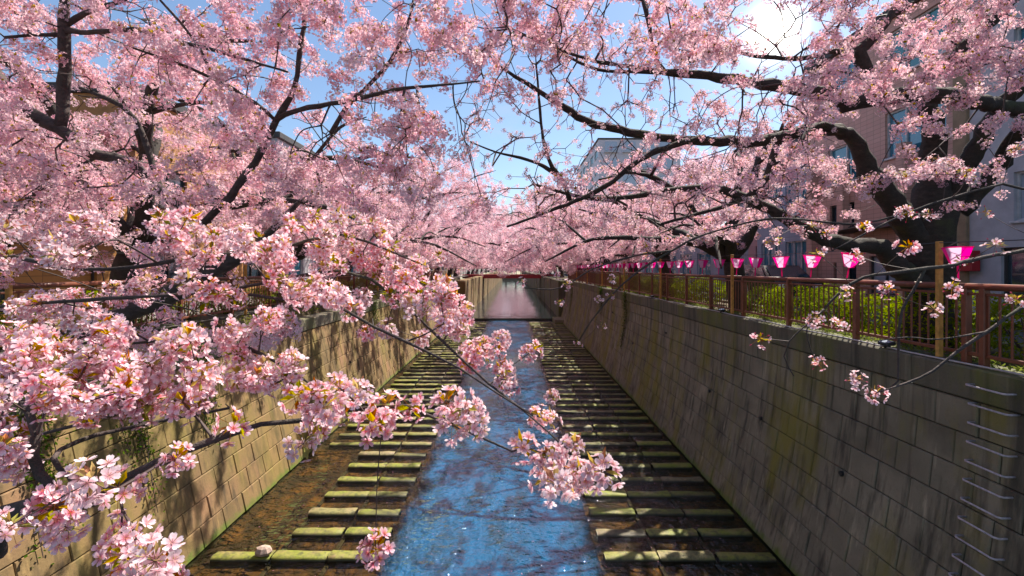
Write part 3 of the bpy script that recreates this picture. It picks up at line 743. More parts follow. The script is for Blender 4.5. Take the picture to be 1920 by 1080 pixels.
# ------------------------------------------------------------------ shrubs and ivy
def leaf_cloud(n,shape,size,seed,mat,name):
    r=np.random.RandomState(seed); vs=[];fs=[]
    for i in range(n):
        p=shape(r); a=r.uniform(0,6.28); el=r.uniform(-.5,1.2); s=size*r.uniform(.6,1.3)
        d=np.array((math.cos(a)*math.cos(el),math.sin(a)*math.cos(el),math.sin(el))); u=np.array((-math.sin(a),math.cos(a),r.uniform(-.4,.4))); k=len(vs)
        vs+=[tuple(p),tuple(p+d*s*.5+u*s*.28),tuple(p+d*s),tuple(p+d*s*.5-u*s*.28)]; fs.append((k,k+1,k+2,k+3))
    me=bpy.data.meshes.new(name); me.from_pydata(vs,[],fs); me.materials.append(mat); return me
def ball(rx,ry,rz):
    def f(r):
        while True:
            q=r.uniform(-1,1,3); l=np.linalg.norm(q)
            if .35<l<1: break
        q=q/l*(0.55+0.45*l) * (1+0.16*math.sin(q[0]*7+q[1]*5)*math.cos(q[2]*6))
        return np.array((q[0]*rx,q[1]*ry,rz+q[2]*rz))
    return f
shrub_me=[leaf_cloud(2600,ball(.62,.85,.42+.05*k),.075,20+k,M['leaf'],'foliage') for k in range(3)]
stem=MB(); 
for k in range(7):
    a=k*.9; stem.tube([(0.05*math.cos(a),.05*math.sin(a),0),(.2*math.cos(a),.3*math.sin(a),.35),(.35*math.cos(a),.5*math.sin(a),.65)],[.014,.01,.005],4)
stem_me=stem.mesh('stems',M['twig'])
r=random.Random(9); k=0
for y in np.arange(5.2,40,1.35):
    if 14.6<y<16.4: continue
    t=thing('hedge_shrub',('yellow green shrub behind the lantern railing, %s from the near end of the hedge'%ORD[k] if k<18 else 'far yellow green shrub in the hedge behind the lantern railing'),'shrub',(7.25+r.uniform(-.1,.1),y,GR+.03),'hedge shrubs on the shaded bank',r.uniform(0,6))
    put('foliage',shrub_me[k%3],t,scale=r.uniform(.85,1.1)); put('stems',stem_me,t); k+=1
k0=k
for y in np.arange(6.2,44,1.5):
    t=thing('bank_shrub',('green shrub behind the sunny bank fence, %s from the near end'%ORD[k-k0] if k-k0<18 else 'far green shrub in the row behind the sunny bank fence'),'shrub',(-8.45+r.uniform(-.1,.1),y,GL),'shrubs on the sunny bank',r.uniform(0,6))
    put('foliage',shrub_me[k%3],t,scale=r.uniform(.7,.95)); put('stems',stem_me,t); k+=1
Hl,fl=wall_profile(-1); Hr,fr_=wall_profile(1)
def ivy(y,side,length,width,n,label,seed,spread=.12):
    f=fl if side<0 else fr_; top=4.03 if side<0 else 4.49
    ox=f(3.5); t=thing('ivy',label,'ivy',(ox,y,top))
    strands=[]; rr=random.Random(seed)
    m=MB()
    for k in range(6):
        yy=rr.uniform(-width,width)*.7; L=length*rr.uniform(.5,1); pts=[]
        for q in np.linspace(0,1,9):
            z=top+.05-q*L; x=(f(min(z,3.6))-.05*side if z<3.6 else f(3.6)-.09*side)
            pts.append((x-ox,yy+.1*math.sin(q*5+k),z-top))
        strands.append(pts); m.tube(pts,.006,4)
    def sh(r):
        s=strands[r.randint(0,len(strands))]; i=r.rand()**1.4*8; a=int(min(i,7)); w=i-a; p=np.array(s[a])*(1-w)+np.array(s[a+1])*w
        return p+np.array((-side*abs(r.normal(0,.045)),r.normal(0,spread),r.normal(0,.08)))
    put('leaves',leaf_cloud(n,sh,.065,seed,M['ivy'],'leaves'),t)['kind']='stuff'
    m.build('stems',M['twig'],t)
ivy(6.9,-1,2.6,.3,900,'ivy hanging down the sunlit wall by the near branches',1)
ivy(8.6,-1,2.9,.28,900,'ivy trailing to mid height on the sunlit wall, second from the bridge',2)
ivy(10.6,-1,2.4,.28,800,'ivy trailing on the sunlit wall, third from the bridge',3)
ivy(24,-1,1.9,.6,700,'ivy tuft over the coping of the sunlit wall near its middle',4)
ivy(43,-1,3.6,.9,900,'ivy curtain at the far end of the sunlit wall',5,.3)
ivy(24.3,1,3.2,.35,800,'ivy strand hanging down the shaded wall below the railing',6)
ivy(31,1,2.6,.5,700,'ivy patch farther along the shaded wall toward the weir',7,.2)
ivy(46,1,4.0,.7,900,'dark ivy column near the weir on the shaded wall',8,.3)
def mat_of_leaves(name,label,fn,n,size,seed,mat,stems=None):
    o=put(name,leaf_cloud(n,fn,size,seed,mat,name)); tag(o,label,'ground cover',kind='stuff'); return o
mat_of_leaves('ground_cover','low green creepers covering the bank below the sunny fence',lambda r: np.array((-7.62-abs(r.normal(0,.16)),5+40*r.rand()**1.5,4.05+abs(r.normal(0,.16)))),9000,.075,31,M['leaf'])
mat_of_leaves('verge_weeds','weeds growing along the coping under the lantern railing',lambda r: np.array((6.2+abs(r.normal(0,.12)),5+30*r.rand()**1.3,4.50+abs(r.normal(0,.05)))),3500,.055,32,M['leaf'])

# ------------------------------------------------------------------ cherry trees
# blossom clusters: umbels of five-petalled flowers with young bronze leaves, instanced along the twigs
class CM:
    def __init__(s): s.v=[]; s.f=[]; s.c=[]
    def add(s,vs,fs,cs):
        k=len(s.v); s.v+=vs; s.f+=[tuple(k+i for i in q) for q in fs]; s.c+=cs
    def obj(s,name,mat):
        me=bpy.data.meshes.new(name); me.from_pydata([tuple(map(float,p)) for p in s.v],[],s.f); me.materials.append(mat)
        a=me.color_attributes.new('col','FLOAT_COLOR','POINT'); a.data.foreach_set('color',np.array([(*c,1.0) for c in s.c],dtype=np.float32).ravel())
        return bpy.data.objects.new(name,me)
def basis(n):
    n=n/np.linalg.norm(n); a=np.array((0,0,1.0)) if abs(n[2])<.9 else np.array((1.0,0,0)); u=np.cross(a,n); u/=np.linalg.norm(u); return n,u,np.cross(n,u)
C_TIP=np.array((0.96,0.745,0.79)); C_MID=np.array((0.95,0.555,0.64)); C_BASE=np.array((0.70,0.13,0.22))
def flower(cm,c,n,R,lod,r,tint):
    n,u,w=basis(n); a0=r.uniform(0,6.28); cup=r.uniform(.12,.5)
    for k in range(5):
        a=a0+k*1.2566; d=u*math.cos(a)+w*math.sin(a); t=-u*math.sin(a)+w*math.cos(a)
        q=lambda rr,tt,h: c+d*R*rr+t*R*tt+n*R*h
        tw=r.uniform(-.08,.08)
        if lod==0:
            vs=[q(.06,0,0),q(.5,.30,cup*.35+tw),q(.86,.34,cup*.75+tw),q(1.02,.13,cup),q(.92,0,cup*.8),q(1.02,-.13,cup),q(.86,-.34,cup*.75-tw),q(.5,-.30,cup*.35-tw),q(.55,0,cup*.22)]
            fs=[(0,1,8),(1,2,8),(2,3,4,8),(4,5,6,8),(6,7,8),(7,0,8)]
            cs=[C_BASE*tint,C_MID*tint]+[C_TIP*tint]*5+[C_MID*tint]*2
        else:
            vs=[q(.05,0,0),q(.62,.36,cup*.5+tw),q(1.0,0,cup),q(.62,-.36,cup*.5-tw)]; fs=[(0,1,2,3)]
            cs=[(C_BASE*.4+C_MID*.6)*tint,(C_MID+C_TIP)*.5*tint,C_TIP*tint,(C_MID+C_TIP)*.5*tint]
            if lod==2: cs=[(C_MID*.4+C_TIP*.6)*tint]*4
        cm.add([tuple(x) for x in vs],fs,[np.clip(x,0,1) for x in cs])
    if lod==0:
        for k in range(6):
            a=a0+.6+k*1.05; d=u*math.cos(a)+w*math.sin(a); t=np.cross(n,d)
            vs=[c+t*R*.02,c-t*R*.02,c+d*R*.3+n*R*.34-t*R*.035,c+d*R*.3+n*R*.34+t*R*.035]
            cm.add([tuple(x) for x in vs],[(0,1,2,3)],[np.array((.6,.12,.2))]*2+[np.array((.75,.5,.12))]*2)
def leaf(cm,c,d,L,r,col):
    d,u,w=basis(d); s=L*.2
    vs=[c,c+d*L*.45+u*s+w*s*.5,c+d*L,c+d*L*.45-u*s+w*s*.5,c+d*L*.5]
    cm.add([tuple(x) for x in vs],[(0,1,4),(1,2,4),(2,3,4),(3,0,4)],[col*.7,col,col*1.15,col,col*.8])
def stalk(cm,a,b,wd,col):
    d=b-a; d,u,w=basis(d)
    for e in (u,w): cm.add([tuple(a+e*wd),tuple(a-e*wd),tuple(b-e*wd),tuple(b+e*wd)],[(0,1,2,3)],[col]*4)
LEAFC=[np.array(x) for x in ((.66,.42,.02),(.58,.38,.03),(.42,.34,.03),(.48,.16,.03),(.34,.31,.03))]
def rand_dir(r,zb):
    while True:
        q=r.normal(0,1,3); q[2]+=zb; l=np.linalg.norm(q)
        if l>.2: return q/l
def make_cluster(name,seed,nf,rad,R,lod,nleaf,Lleaf,zb=-.35,fill=0.0,bud=0):
    r=np.random.RandomState(seed); cm=CM(); o=np.zeros(3); dirs=[]
    for i in range(nf):
        best=None
        for _ in range(10):
            d=rand_dir(r,zb); m=min([np.linalg.norm(d-q) for q in dirs],default=9)
            if best is None or m>best[0]: best=(m,d)
        d=best[1]; dirs.append(d)
        L=rad*(r.uniform(.75,1.08) if fill==0 else r.uniform(1-fill,1.08)); c=o+d*L+np.array((0,0,-.12*rad))
        nn=d+r.normal(0,.32,3); tint=r.uniform(.86,1.1)
        if i<bud:
            nn,u,w=basis(d); b0=R*.33; 
            vs=[c-nn*b0]+[c+(u*math.cos(a)+w*math.sin(a))*b0*.7 for a in (0,1.57,3.14,4.71)]+[c+nn*b0*1.2]
            cm.add([tuple(x) for x in vs],[(0,1,2),(0,2,3),(0,3,4),(0,4,1),(5,2,1),(5,3,2),(5,4,3),(5,1,4)],[np.array((.55,.1,.16))]*5+[np.array((.8,.3,.42))])
        else: flower(cm,c,nn,R,lod,r,tint)
        if lod==0: stalk(cm,o,c-d*R*.05,R*.035,np.array((.34,.16,.06)))
    for i in range(nleaf):
        d=rand_dir(r,.5); leaf(cm,o+d*Lleaf*.25,d,Lleaf*r.uniform(.6,1.15),r,LEAFC[r.randint(0,5)])
    return cm.obj(name,M['petal'])
NEAR=[make_cluster('blossom_umbel',100+k,[12,15,10,17][k],.043,.0185,0,[9,8,12,8][k],.042) for k in range(4)]
SPRIG=[make_cluster('opening_umbel',140+k,[9,11,8][k],.040,.017,0,[8,9,10][k],.032,bud=[3,4,5][k]) for k in range(3)]
MID=[make_cluster('blossom_pompom',200+k,[24,28,22,26][k],.075,.0195,1,[8,9,10,5][k],.044,fill=.55) for k in range(4)]
FAR=[make_cluster('blossom_clump',300+k,[44,48,40][k],.19,.034,2,[4,6,3][k],.06,zb=-.1,fill=.75) for k in range(3)]

def crown_nodes(name,objs):
    g=bpy.data.node_groups.new(name,'GeometryNodeTree')
    g.interface.new_socket('Geometry',in_out='INPUT',socket_type='NodeSocketGeometry'); g.interface.new_socket('Geometry',in_out='OUTPUT',socket_type='NodeSocketGeometry')
    n=g.nodes; gi=n.new('NodeGroupInput'); go=n.new('NodeGroupOutput'); ip=n.new('GeometryNodeInstanceOnPoints'); gt=n.new('GeometryNodeJoinGeometry')
    for o in reversed(objs):
        oi=n.new('GeometryNodeObjectInfo'); oi.inputs['Object'].default_value=o; oi.inputs['As Instance'].default_value=False
        gi2=n.new('GeometryNodeGeometryToInstance'); g.links.new(oi.outputs['Geometry'],gi2.inputs[0]); g.links.new(gi2.outputs[0],gt.inputs[0])
    def attr(nm,ty):
        a=n.new('GeometryNodeInputNamedAttribute'); a.data_type=ty; a.inputs['Name'].default_value=nm; return a.outputs['Attribute']
    g.links.new(gi.outputs[0],ip.inputs['Points']); g.links.new(gt.outputs[0],ip.inputs['Instance'])
    ip.inputs['Pick Instance'].default_value=True
    g.links.new(attr('pick','INT'),ip.inputs['Instance Index']); g.links.new(attr('turn','FLOAT_VECTOR'),ip.inputs['Rotation']); g.links.new(attr('size','FLOAT'),ip.inputs['Scale'])
    g.links.new(ip.outputs[0],go.inputs[0]); return g
CROWN={'near':(crown_nodes('near blossoms',NEAR),4),'sprig':(crown_nodes('opening blossoms',SPRIG),3),'mid':(crown_nodes('mid blossoms',MID),4),'far':(crown_nodes('far blossoms',FAR),3)}
def crown(name,pts,kind,parent,rs,smin=.85,smax=1.2):
    pts=np.asarray(pts,dtype=np.float32)
    me=bpy.data.meshes.new(name); me.vertices.add(len(pts)); me.vertices.foreach_set('co',pts.ravel())
    ng,nv=CROWN[kind]; n=len(pts)
    a=me.attributes.new('pick','INT','POINT'); a.data.foreach_set('value',rs.randint(0,nv,n).astype(np.int32))
    e=np.stack([rs.normal(0,.45,n),rs.normal(0,.45,n),rs.uniform(0,6.283,n)],1).astype(np.float32)
    a=me.attributes.new('turn','FLOAT_VECTOR','POINT'); a.data.foreach_set('vector',e.ravel())
    a=me.attributes.new('size','FLOAT','POINT'); a.data.foreach_set('value',rs.uniform(smin,smax,n).astype(np.float32))
    o=put(name,me,parent); md=o.modifiers.new('blossoms','NODES'); md.node_group=ng; o['kind']='stuff'; return o

def catmull(pts,step):
    pts=np.asarray(pts,float); out=[]
    P_=np.vstack([2*pts[0]-pts[1],pts,2*pts[-1]-pts[-2]])
    for i in range(1,len(P_)-2):
        p0,p1,p2,p3=P_[i-1:i+3]; n=max(1,int(np.linalg.norm(p2[:3]-p1[:3])/step))
        for k in range(n):
            t=k/n; out.append(.5*((2*p1)+(-p0+p2)*t+(2*p0-5*p1+4*p2-p3)*t*t+(-p0+3*p1-3*p2+p3)*t**3))
    out.append(P_[-2]); return np.array(out)
def wood_mesh(name,limbs,mat,base,sides=10,rough=.16,seed=0):
    """limbs: arrays of x,y,z,r"""
    b=MB(); rs=np.random.RandomState(seed)
    for L in limbs:
        pts=L[:,:3]-base; pts[1:-1]+=rs.normal(0,1,(len(L)-2,3))*np.minimum(L[1:-1,3:4]*.14,.02); rad=np.maximum(L[:,3]*(1+rs.uniform(-rough,rough,len(L))*np.where(L[:,3]>.08,.35,1)),.002)
        n=sides if rad.max()>.03 else 6
        b.tube(pts,list(rad),n)
    return b.mesh(name,mat,True)
def twig_mesh(name,pos,par,rad,start,mat,base):
    idx=np.arange(start,len(pos)); idx=idx[par[idx]>=0]
    a=pos[par[idx]]-base; b=pos[idx]-base; ra=np.minimum(rad[par[idx]],rad[idx]*1.5); rb=rad[idx]
    d=b-a; L=np.linalg.norm(d,axis=1,keepdims=True); ok=L[:,0]>1e-5; a,b,ra,rb,d,L=a[ok],b[ok],ra[ok],rb[ok],d[ok],L[ok]; d=d/L
    ref=np.where(np.abs(d[:,2:3])<.9,np.array([[0,0,1.0]]),np.array([[1.0,0,0]])); u=np.cross(ref,d); u/=np.linalg.norm(u,axis=1,keepdims=True); w=np.cross(d,u)
    n=len(a); V=np.empty((n,6,3))
    for j in range(3):
        c,s=math.cos(j*2.0944),math.sin(j*2.0944); e=u*c+w*s
        V[:,j]=a+e*ra[:,None]; V[:,3+j]=b+e*rb[:,None]
    F=np.empty((n,3,4),dtype=np.int32); o=(np.arange(n)*6)[:,None]
    for j in range(3): F[:,j]=o+np.array([[j,(j+1)%3,3+(j+1)%3,3+j]])
    me=bpy.data.meshes.new(name); me.vertices.add(n*6); me.vertices.foreach_set('co',V.astype(np.float32).ravel())
    me.loops.add(n*12); me.loops.foreach_set('vertex_index',F.ravel()); me.polygons.add(n*3)
    me.polygons.foreach_set('loop_start',np.arange(n*3,dtype=np.int32)*4); me.polygons.foreach_set('use_smooth',np.ones(n*3,dtype=bool))
    me.update(calc_edges=True); me.validate(); me.materials.append(mat); return me
def grow(limbs,targets,rs,nfix=10**9,seg=.10,tip=.0022,bend=.18,up=.15):
    """join every blossom point to the nearest wood with a bent twig; twigs branch from twigs"""
    sk=np.vstack(limbs); n0=len(sk); cap=n0+len(targets)*10+10
    pos=np.empty((cap,3)); par=np.full(cap,-1,dtype=np.int64); dep=np.zeros(cap); cnt=np.zeros(cap)
    pos[:n0]=sk[:,:3]; dep[:n0]=np.where(sk[:,3]>.1,.6,0.0); N=n0
    T=np.asarray(targets)
    dmin=np.array([np.sqrt(((sk[:,:3]-t)**2).sum(1)).min() for t in T]); order=np.argsort(dmin+rs.uniform(0,.1,len(T)))
    terms=[]; pinned=[]
    for ti in order:
        t=T[ti]; d=np.sqrt(((pos[:N]-t)**2).sum(1)); j=int(np.argmin(d+dep[:N]*.22)); D=d[j]
        if D<1e-4: terms.append(j); pinned.append(j); continue
        m=int(min(8,max(1,round(D/seg)))); a=pos[j]; perp=rs.normal(0,1,3); perp-=perp.dot(t-a)*(t-a)/D**2; l=np.linalg.norm(perp)+1e-9
        perp=perp/l*D*bend*rs.uniform(.3,1)+np.array((0,0,up*D*.6))
        prev=j
        for k in range(1,m+1):
            s=k/m; p=a+(t-a)*s+perp*(4*s*(1-s))*.5
            if k<m: p=p+rs.normal(0,.04*D/m,3)
            pos[N]=p; par[N]=prev; dep[N]=dep[j]+D*s; prev=N; N+=1
        terms.append(prev)
        if ti<nfix: pinned.append(prev)
    pos=pos[:N]; par=par[:N]; cnt=np.zeros(N)
    for t in terms: cnt[t]+=1
    for i in range(N-1,n0-1,-1):
        if par[i]>=0: cnt[par[i]]+=cnt[i]
    fixed=np.zeros(N,bool); fixed[:n0]=True; fixed[np.array(pinned,dtype=int)]=True
    ch=np.arange(n0,N); ch=ch[par[ch]>=0]
    for _ in range(5):
        acc=np.zeros((N,3)); c=np.zeros(N); np.add.at(acc,par[ch],pos[ch]); np.add.at(c,par[ch],1)
        acc[ch]+=pos[par[ch]]*np.maximum(c[ch],1)[:,None]; c[ch]+=np.maximum(c[ch],1)
        mv=(~fixed)&(c>0); pos[mv]=pos[mv]*.45+acc[mv]/c[mv][:,None]*.55
    rad=tip*np.maximum(cnt,1)**.42; rad[:n0]=np.maximum(sk[:,3],rad[:n0]*0)
    return pos,par,rad,n0
BASE0=np.zeros(3)
def cherry(label,base,limbs,groups,seed,tip=.0022,seg=.1,group='cherry trees along the canal',twigmat=None,bend=.18,cat='cherry tree',name='cherry_tree',barkm=None):
    """groups: list of (points, kind, smin, smax)"""
    rs=np.random.RandomState(seed); base=np.asarray(base,float)
    t=thing(name,label,cat,tuple(base),group)
    put('trunk',wood_mesh('trunk',limbs,barkm or M['bark'],base,seed=seed),t)
    allp=np.vstack([g[0] for g in groups])
    pos,par,rad,n0=grow(limbs,allp,rs,sum(len(g[0]) for g in groups if g[1]),seg=seg,tip=tip,bend=bend)
    o=put('twigs',twig_mesh('twigs',pos,par,rad,n0,twigmat or M['twig'],base),t); o['kind']='stuff'
    for pts,kind,a,b in groups:
        if len(pts) and kind: crown('crown',pts-base,kind,t,rs,a,b)
    return t
def pix_limb(pts,step=.12,k=1.0):
    """pts: (px,py,Z,width_px) -> x,y,z,r"""
    return catmull([(*P(a,b,Z),w*k/FPX*Z*.5) for a,b,Z,w in pts],step)
def sl_noise(p,s,seed):
    q=p*s+seed; return (np.sin(q[:,0]*1.7+1.3*np.sin(q[:,1]*1.1))+np.sin(q[:,1]*1.9+1.7*np.sin(q[:,2]*1.3))+np.sin(q[:,2]*2.1+1.1*np.sin(q[:,0]*.9)))/3
def region(rs,x0,x1,y0,y1,za,zb,n,keep=None,thr=-.25,nscale=2.2):
    out=[]
    while len(out)<n:
        px=rs.uniform(x0,x1,n); py=rs.uniform(y0,y1,n); Z=za+(zb-za)*rs.rand(n)
        p=np.stack([(px-960)/FPX*Z,Z,EYE-(py-HOR)/FPX*Z],1)
        ok=sl_noise(p,nscale,7.3)>thr+rs.normal(0,.15,n)
        ok&=(px-1450)**2+(py-60)**2>(34*6/Z)**2
        if keep is not None: ok&=np.array([rs.rand()<keep(a,b) for a,b in zip(px,py)])
        out+=list(p[ok])
    return np.array(out[:n])
def sprays(seeds,rs,per=4,gap=.085,zs=.35):
    out=[]
    for p in seeds:
        d=rs.normal(0,1,3)*np.array((1,1,zs)); d/=np.linalg.norm(d)+1e-9; k=rs.randint(per-1,per+2)
        for i in range(k): out.append(p+d*gap*rs.uniform(.7,1.3)*(i-k/2)+np.array((0,0,-.012*(i-k/2)**2))+rs.normal(0,.018,3))
    return np.array(out)
def masses(rs,lst,dens=1.5,rc0=.055):
    out=[]
    for cx,cy,rx,ry,Z in lst:
        rc=FPX*rc0/Z; n=max(1,int(dens*rx*ry/rc**2+.5))
        for _ in range(n):
            a=rs.uniform(0,6.283); q=math.sqrt(rs.rand())*.9; out.append(P(cx+rx*q*math.cos(a),cy+ry*q*math.sin(a),Z*rs.uniform(.92,1.10)))
    return np.array(out)

# ---- the near tree of the sunny bank (its trunk stands out of view beside the bridge)
rs=np.random.RandomState(1)
tb=np.array((-8.6,2.2,GL)); fork=(-7.6,2.5,6.3)
def root_limb(pts,w0,mid=None,step=.12):
    first=P(*pts[0][:3]); r0=pts[0][3]/FPX*pts[0][2]*.5
    L=[(*fork,max(w0,r0))]
    m=(np.array(fork)+first)/2+np.array((0,0,.25)); L.append((*m,(max(w0,r0)+r0)/2))
    L+=[(*P(a,b,Z),w/FPX*Z*.5) for a,b,Z,w in pts]; return catmull(L,step)
near_limbs=[catmull([(*tb,.34),(-8.3,2.3,5.2,.29),(*fork,.26)],.2),
 root_limb([(-180,600,2.9,10),(0,575,2.5,7),(200,560,2.2,6.5),(420,545,2.0,6),(640,507,2.2,5),(740,556,2.25,5.5),(830,640,2.2,5),(917,720,2.1,4.5),(973,763,2.0,3.5),(1067,845,1.7,2.5)],.05),
 pix_limb([(420,545,2.0,6),(520,560,2.0,6.5),(640,577,1.95,6),(700,612,1.9,6.5),(760,640,1.85,6),(860,690,1.8,5),(930,735,1.75,4),(1000,780,1.7,3)]),
 root_limb([(-160,1010,1.6,30),(0,965,1.42,30),(90,945,1.37,32),(175,935,1.35,30),(300,866,1.4,15),(400,823,1.48,13),(490,795,1.55,11),(562,788,1.6,9),(660,768,1.62,8),(760,762,1.62,7),(870,806,1.6,6),(960,846,1.55,4)],.06),
 pix_limb([(172,934,1.35,22),(110,918,1.34,18),(75,890,1.34,17),(62,850,1.34,16),(70,815,1.34,15),(55,775,1.36,12),(35,745,1.4,9),(5,715,1.45,7)],.05),
 pix_limb([(150,935,1.36,12),(130,895,1.45,9),(100,860,1.55,9),(150,825,1.7,8),(300,790,1.9,6),(430,765,2.0,5)],.06),
 root_limb([(-180,690,2.4,9),(-20,670,2.1,6),(120,660,1.95,5.5),(280,640,1.85,5),(420,640,1.8,7),(540,690,1.75,5),(610,740,1.7,4)],.04),
 root_limb([(-150,500,2.8,10),(0,480,2.4,9),(140,505,2.3,8),(260,500,2.3,7),(380,480,2.2,6),(520,470,2.2,6),(640,440,2.3,5),(800,500,2.4,3)],.05),
 root_limb([(-160,800,2.0,9),(-20,830,1.75,7),(130,800,1.7,6),(240,770,1.7,5),(380,740,1.7,5)],.04),
 # thick bare limb low over the bank, and the upper limbs
 root_limb([(-120,720,4.6,60),(60,665,4.4,32),(150,625,4.4,30),(230,590,4.4,34),(320,555,4.4,36),(400,505,4.4,32),(450,478,4.4,26),(500,440,4.5,14),(560,380,4.7,9)],.16),
 root_limb([(-60,130,4.4,40),(0,165,4.4,24),(60,212,4.4,24),(110,240,4.4,23),(170,288,4.4,20),(240,300,4.4,18),(300,355,4.4,17),(380,420,4.4,14)],.16),
 pix_limb([(112,240,4.4,20),(118,180,4.4,20),(120,100,4.35,19),(123,0,4.3,18),(128,-120,4.2,16),(150,-260,4.2,12)]),
 pix_limb([(122,58,4.33,11),(180,60,4.2,9),(250,55,4.1,8),(330,75,4.0,7),(420,100,4.0,6),(540,135,4.0,4)],.1),
 pix_limb([(128,45,4.33,12),(160,25,4.3,10),(230,0,4.2,9),(300,-40,4.1,8)],.1),
 pix_limb([(118,65,4.33,9),(60,66,4.3,6),(10,70,4.3,5)],.1),
 pix_limb([(380,420,4.4,14),(430,370,4.4,14),(478,305,4.4,14),(500,262,4.4,13),(517,226,4.4,13),(545,180,4.4,11),(558,140,4.4,10),(562,90,4.4,9),(572,30,4.4,9),(575,-60,4.4,7)],.1),
 pix_limb([(517,226,4.4,10),(560,205,4.3,9),(640,192,4.2,9),(700,178,4.1,8),(760,165,4.0,7),(850,158,4.0,4),(900,152,4.0,3)],.1),
 pix_limb([(517,226,4.4,8),(480,195,4.4,8),(440,168,4.4,8),(400,140,4.35,7),(375,90,4.3,6),(340,45,4.3,5),(300,0,4.2,4)],.1),
 pix_limb([(440,168,4.4,7),(350,125,4.2,6),(250,90,4.1,4)],.1),
 pix_limb([(620,250,4.9,9),(650,200,4.8,9),(720,130,4.6,8),(760,60,4.5,6),(775,0,4.4,5),(790,-60,4.4,4)],.1),
 pix_limb([(300,355,4.4,12),(255,225,4.4,9),(200,185,4.3,8),(150,165,4.3,6)],.1),
]
FG=[(180,412,52,26,2.1),(317,425,55,26,2.1),(20,457,42,32,2.0),(110,470,62,28,1.9),(367,460,62,30,2.0),(425,455,50,28,2.0),(493,477,48,38,2.0),(600,433,62,42,2.2),(377,547,42,26,1.8),(433,557,34,18,1.9),
 (550,533,52,36,1.9),(617,560,40,26,2.0),(253,618,64,24,1.6),(293,640,66,30,1.55),(400,640,62,30,1.6),(467,677,50,40,1.6),(530,695,42,32,1.6),(80,680,95,42,1.5),(160,700,80,44,1.45),(285,680,62,32,1.55),(105,580,90,38,2.5),(260,548,60,20,2.8),
 (345,700,60,30,1.55),(230,700,60,36,1.5),(30,640,50,26,1.6),(40,720,60,40,1.4),(145,757,62,30,1.35),(207,745,56,36,1.35),(20,797,42,50,1.3),(278,757,46,34,1.45),(378,740,58,26,1.5),(27,853,36,26,1.35),(85,740,50,40,1.35),(330,735,40,26,1.5),
 (188,905,30,20,1.2),(330,856,14,9,1.3),(235,917,34,15,1.2),(50,950,62,24,1.15),(13,985,26,20,1.1),(147,985,46,15,1.15),(215,985,30,34,1.15),(240,1035,52,42,1.1),(333,1063,36,18,1.15),(300,1050,26,18,1.15),(437,808,27,22,1.35),(566,822,26,20,1.4),(605,777,42,22,1.5),
 (590,745,36,24,1.5),(650,745,40,28,1.5),(680,765,40,26,1.5),(722,775,44,30,1.5),(795,757,34,18,1.6),(840,775,42,24,1.55),(890,785,44,28,1.55),(952,722,32,16,2.2),(1028,748,18,10,2.3),(1017,790,38,14,2.1),(1083,833,22,12,1.9),(985,848,27,22,1.5),(1035,875,46,30,1.5),(1075,895,44,34,1.5),(1118,875,34,26,1.5),
 (712,1030,16,16,1.5),(673,420,55,28,2.6),(740,500,54,32,2.4),(807,492,42,26,2.5),(707,470,45,32,2.4),(640,490,50,30,2.2),(773,540,52,28,2.2),(815,560,52,40,2.1),(850,580,40,40,2.1),(873,610,30,32,2.4),(920,650,50,20,2.3),(980,655,30,12,2.4),(707,623,38,13,2.3),(783,637,20,12,2.3),(873,655,32,16,2.4),(950,700,30,14,2.3),(895,680,20,12,2.4),
 (560,690,24,30,1.7),(660,560,34,20,2.2),(480,600,40,30,1.8),(540,610,20,26,1.9)]
fg_pts=masses(rs,FG,2.1)
def keep_ul(x,y):
    k=1.0
    if x>700: k*=max(.2,1-(x-700)/420) if y>70 else .9
    if 95<x<145 and y<250: k*=.2
    if 150<x<330 and 330<y<420: k*=.35
    if y>330: k*=.7
    if 180<x<330 and 110<y<250: k*=.35
    if 360<x<440 and 190<y<240: k*=.3
    return k
ul=sprays(region(rs,-80,930,-90,420,3.6,5.6,350,keep_ul),rs,5,.075)
ul2=sprays(region(rs,-60,560,430,640,3.0,4.6,34,lambda x,y: .55,thr=-.1),rs,4,.07)
ulb=sprays(region(rs,-60,900,-60,330,3.9,5.4,110,None,thr=-2),rs,7,.10,.6)
spur=np.vstack([ulb]+[L[rs.randint(0,len(L),14),:3]+rs.normal(0,.045,(14,3)) for L in near_limbs[1:]])
cherry('near cherry tree of the sunny bank, its flowering branches filling the left foreground',tb,near_limbs,[(fg_pts,'near',.85,1.25),(np.vstack([ul,ul2]),'mid',.7,1.1),(spur,None,1,1)],1,tip=.0019,seg=.07,twigmat=M['twig'],barkm=M['bark_pale'])

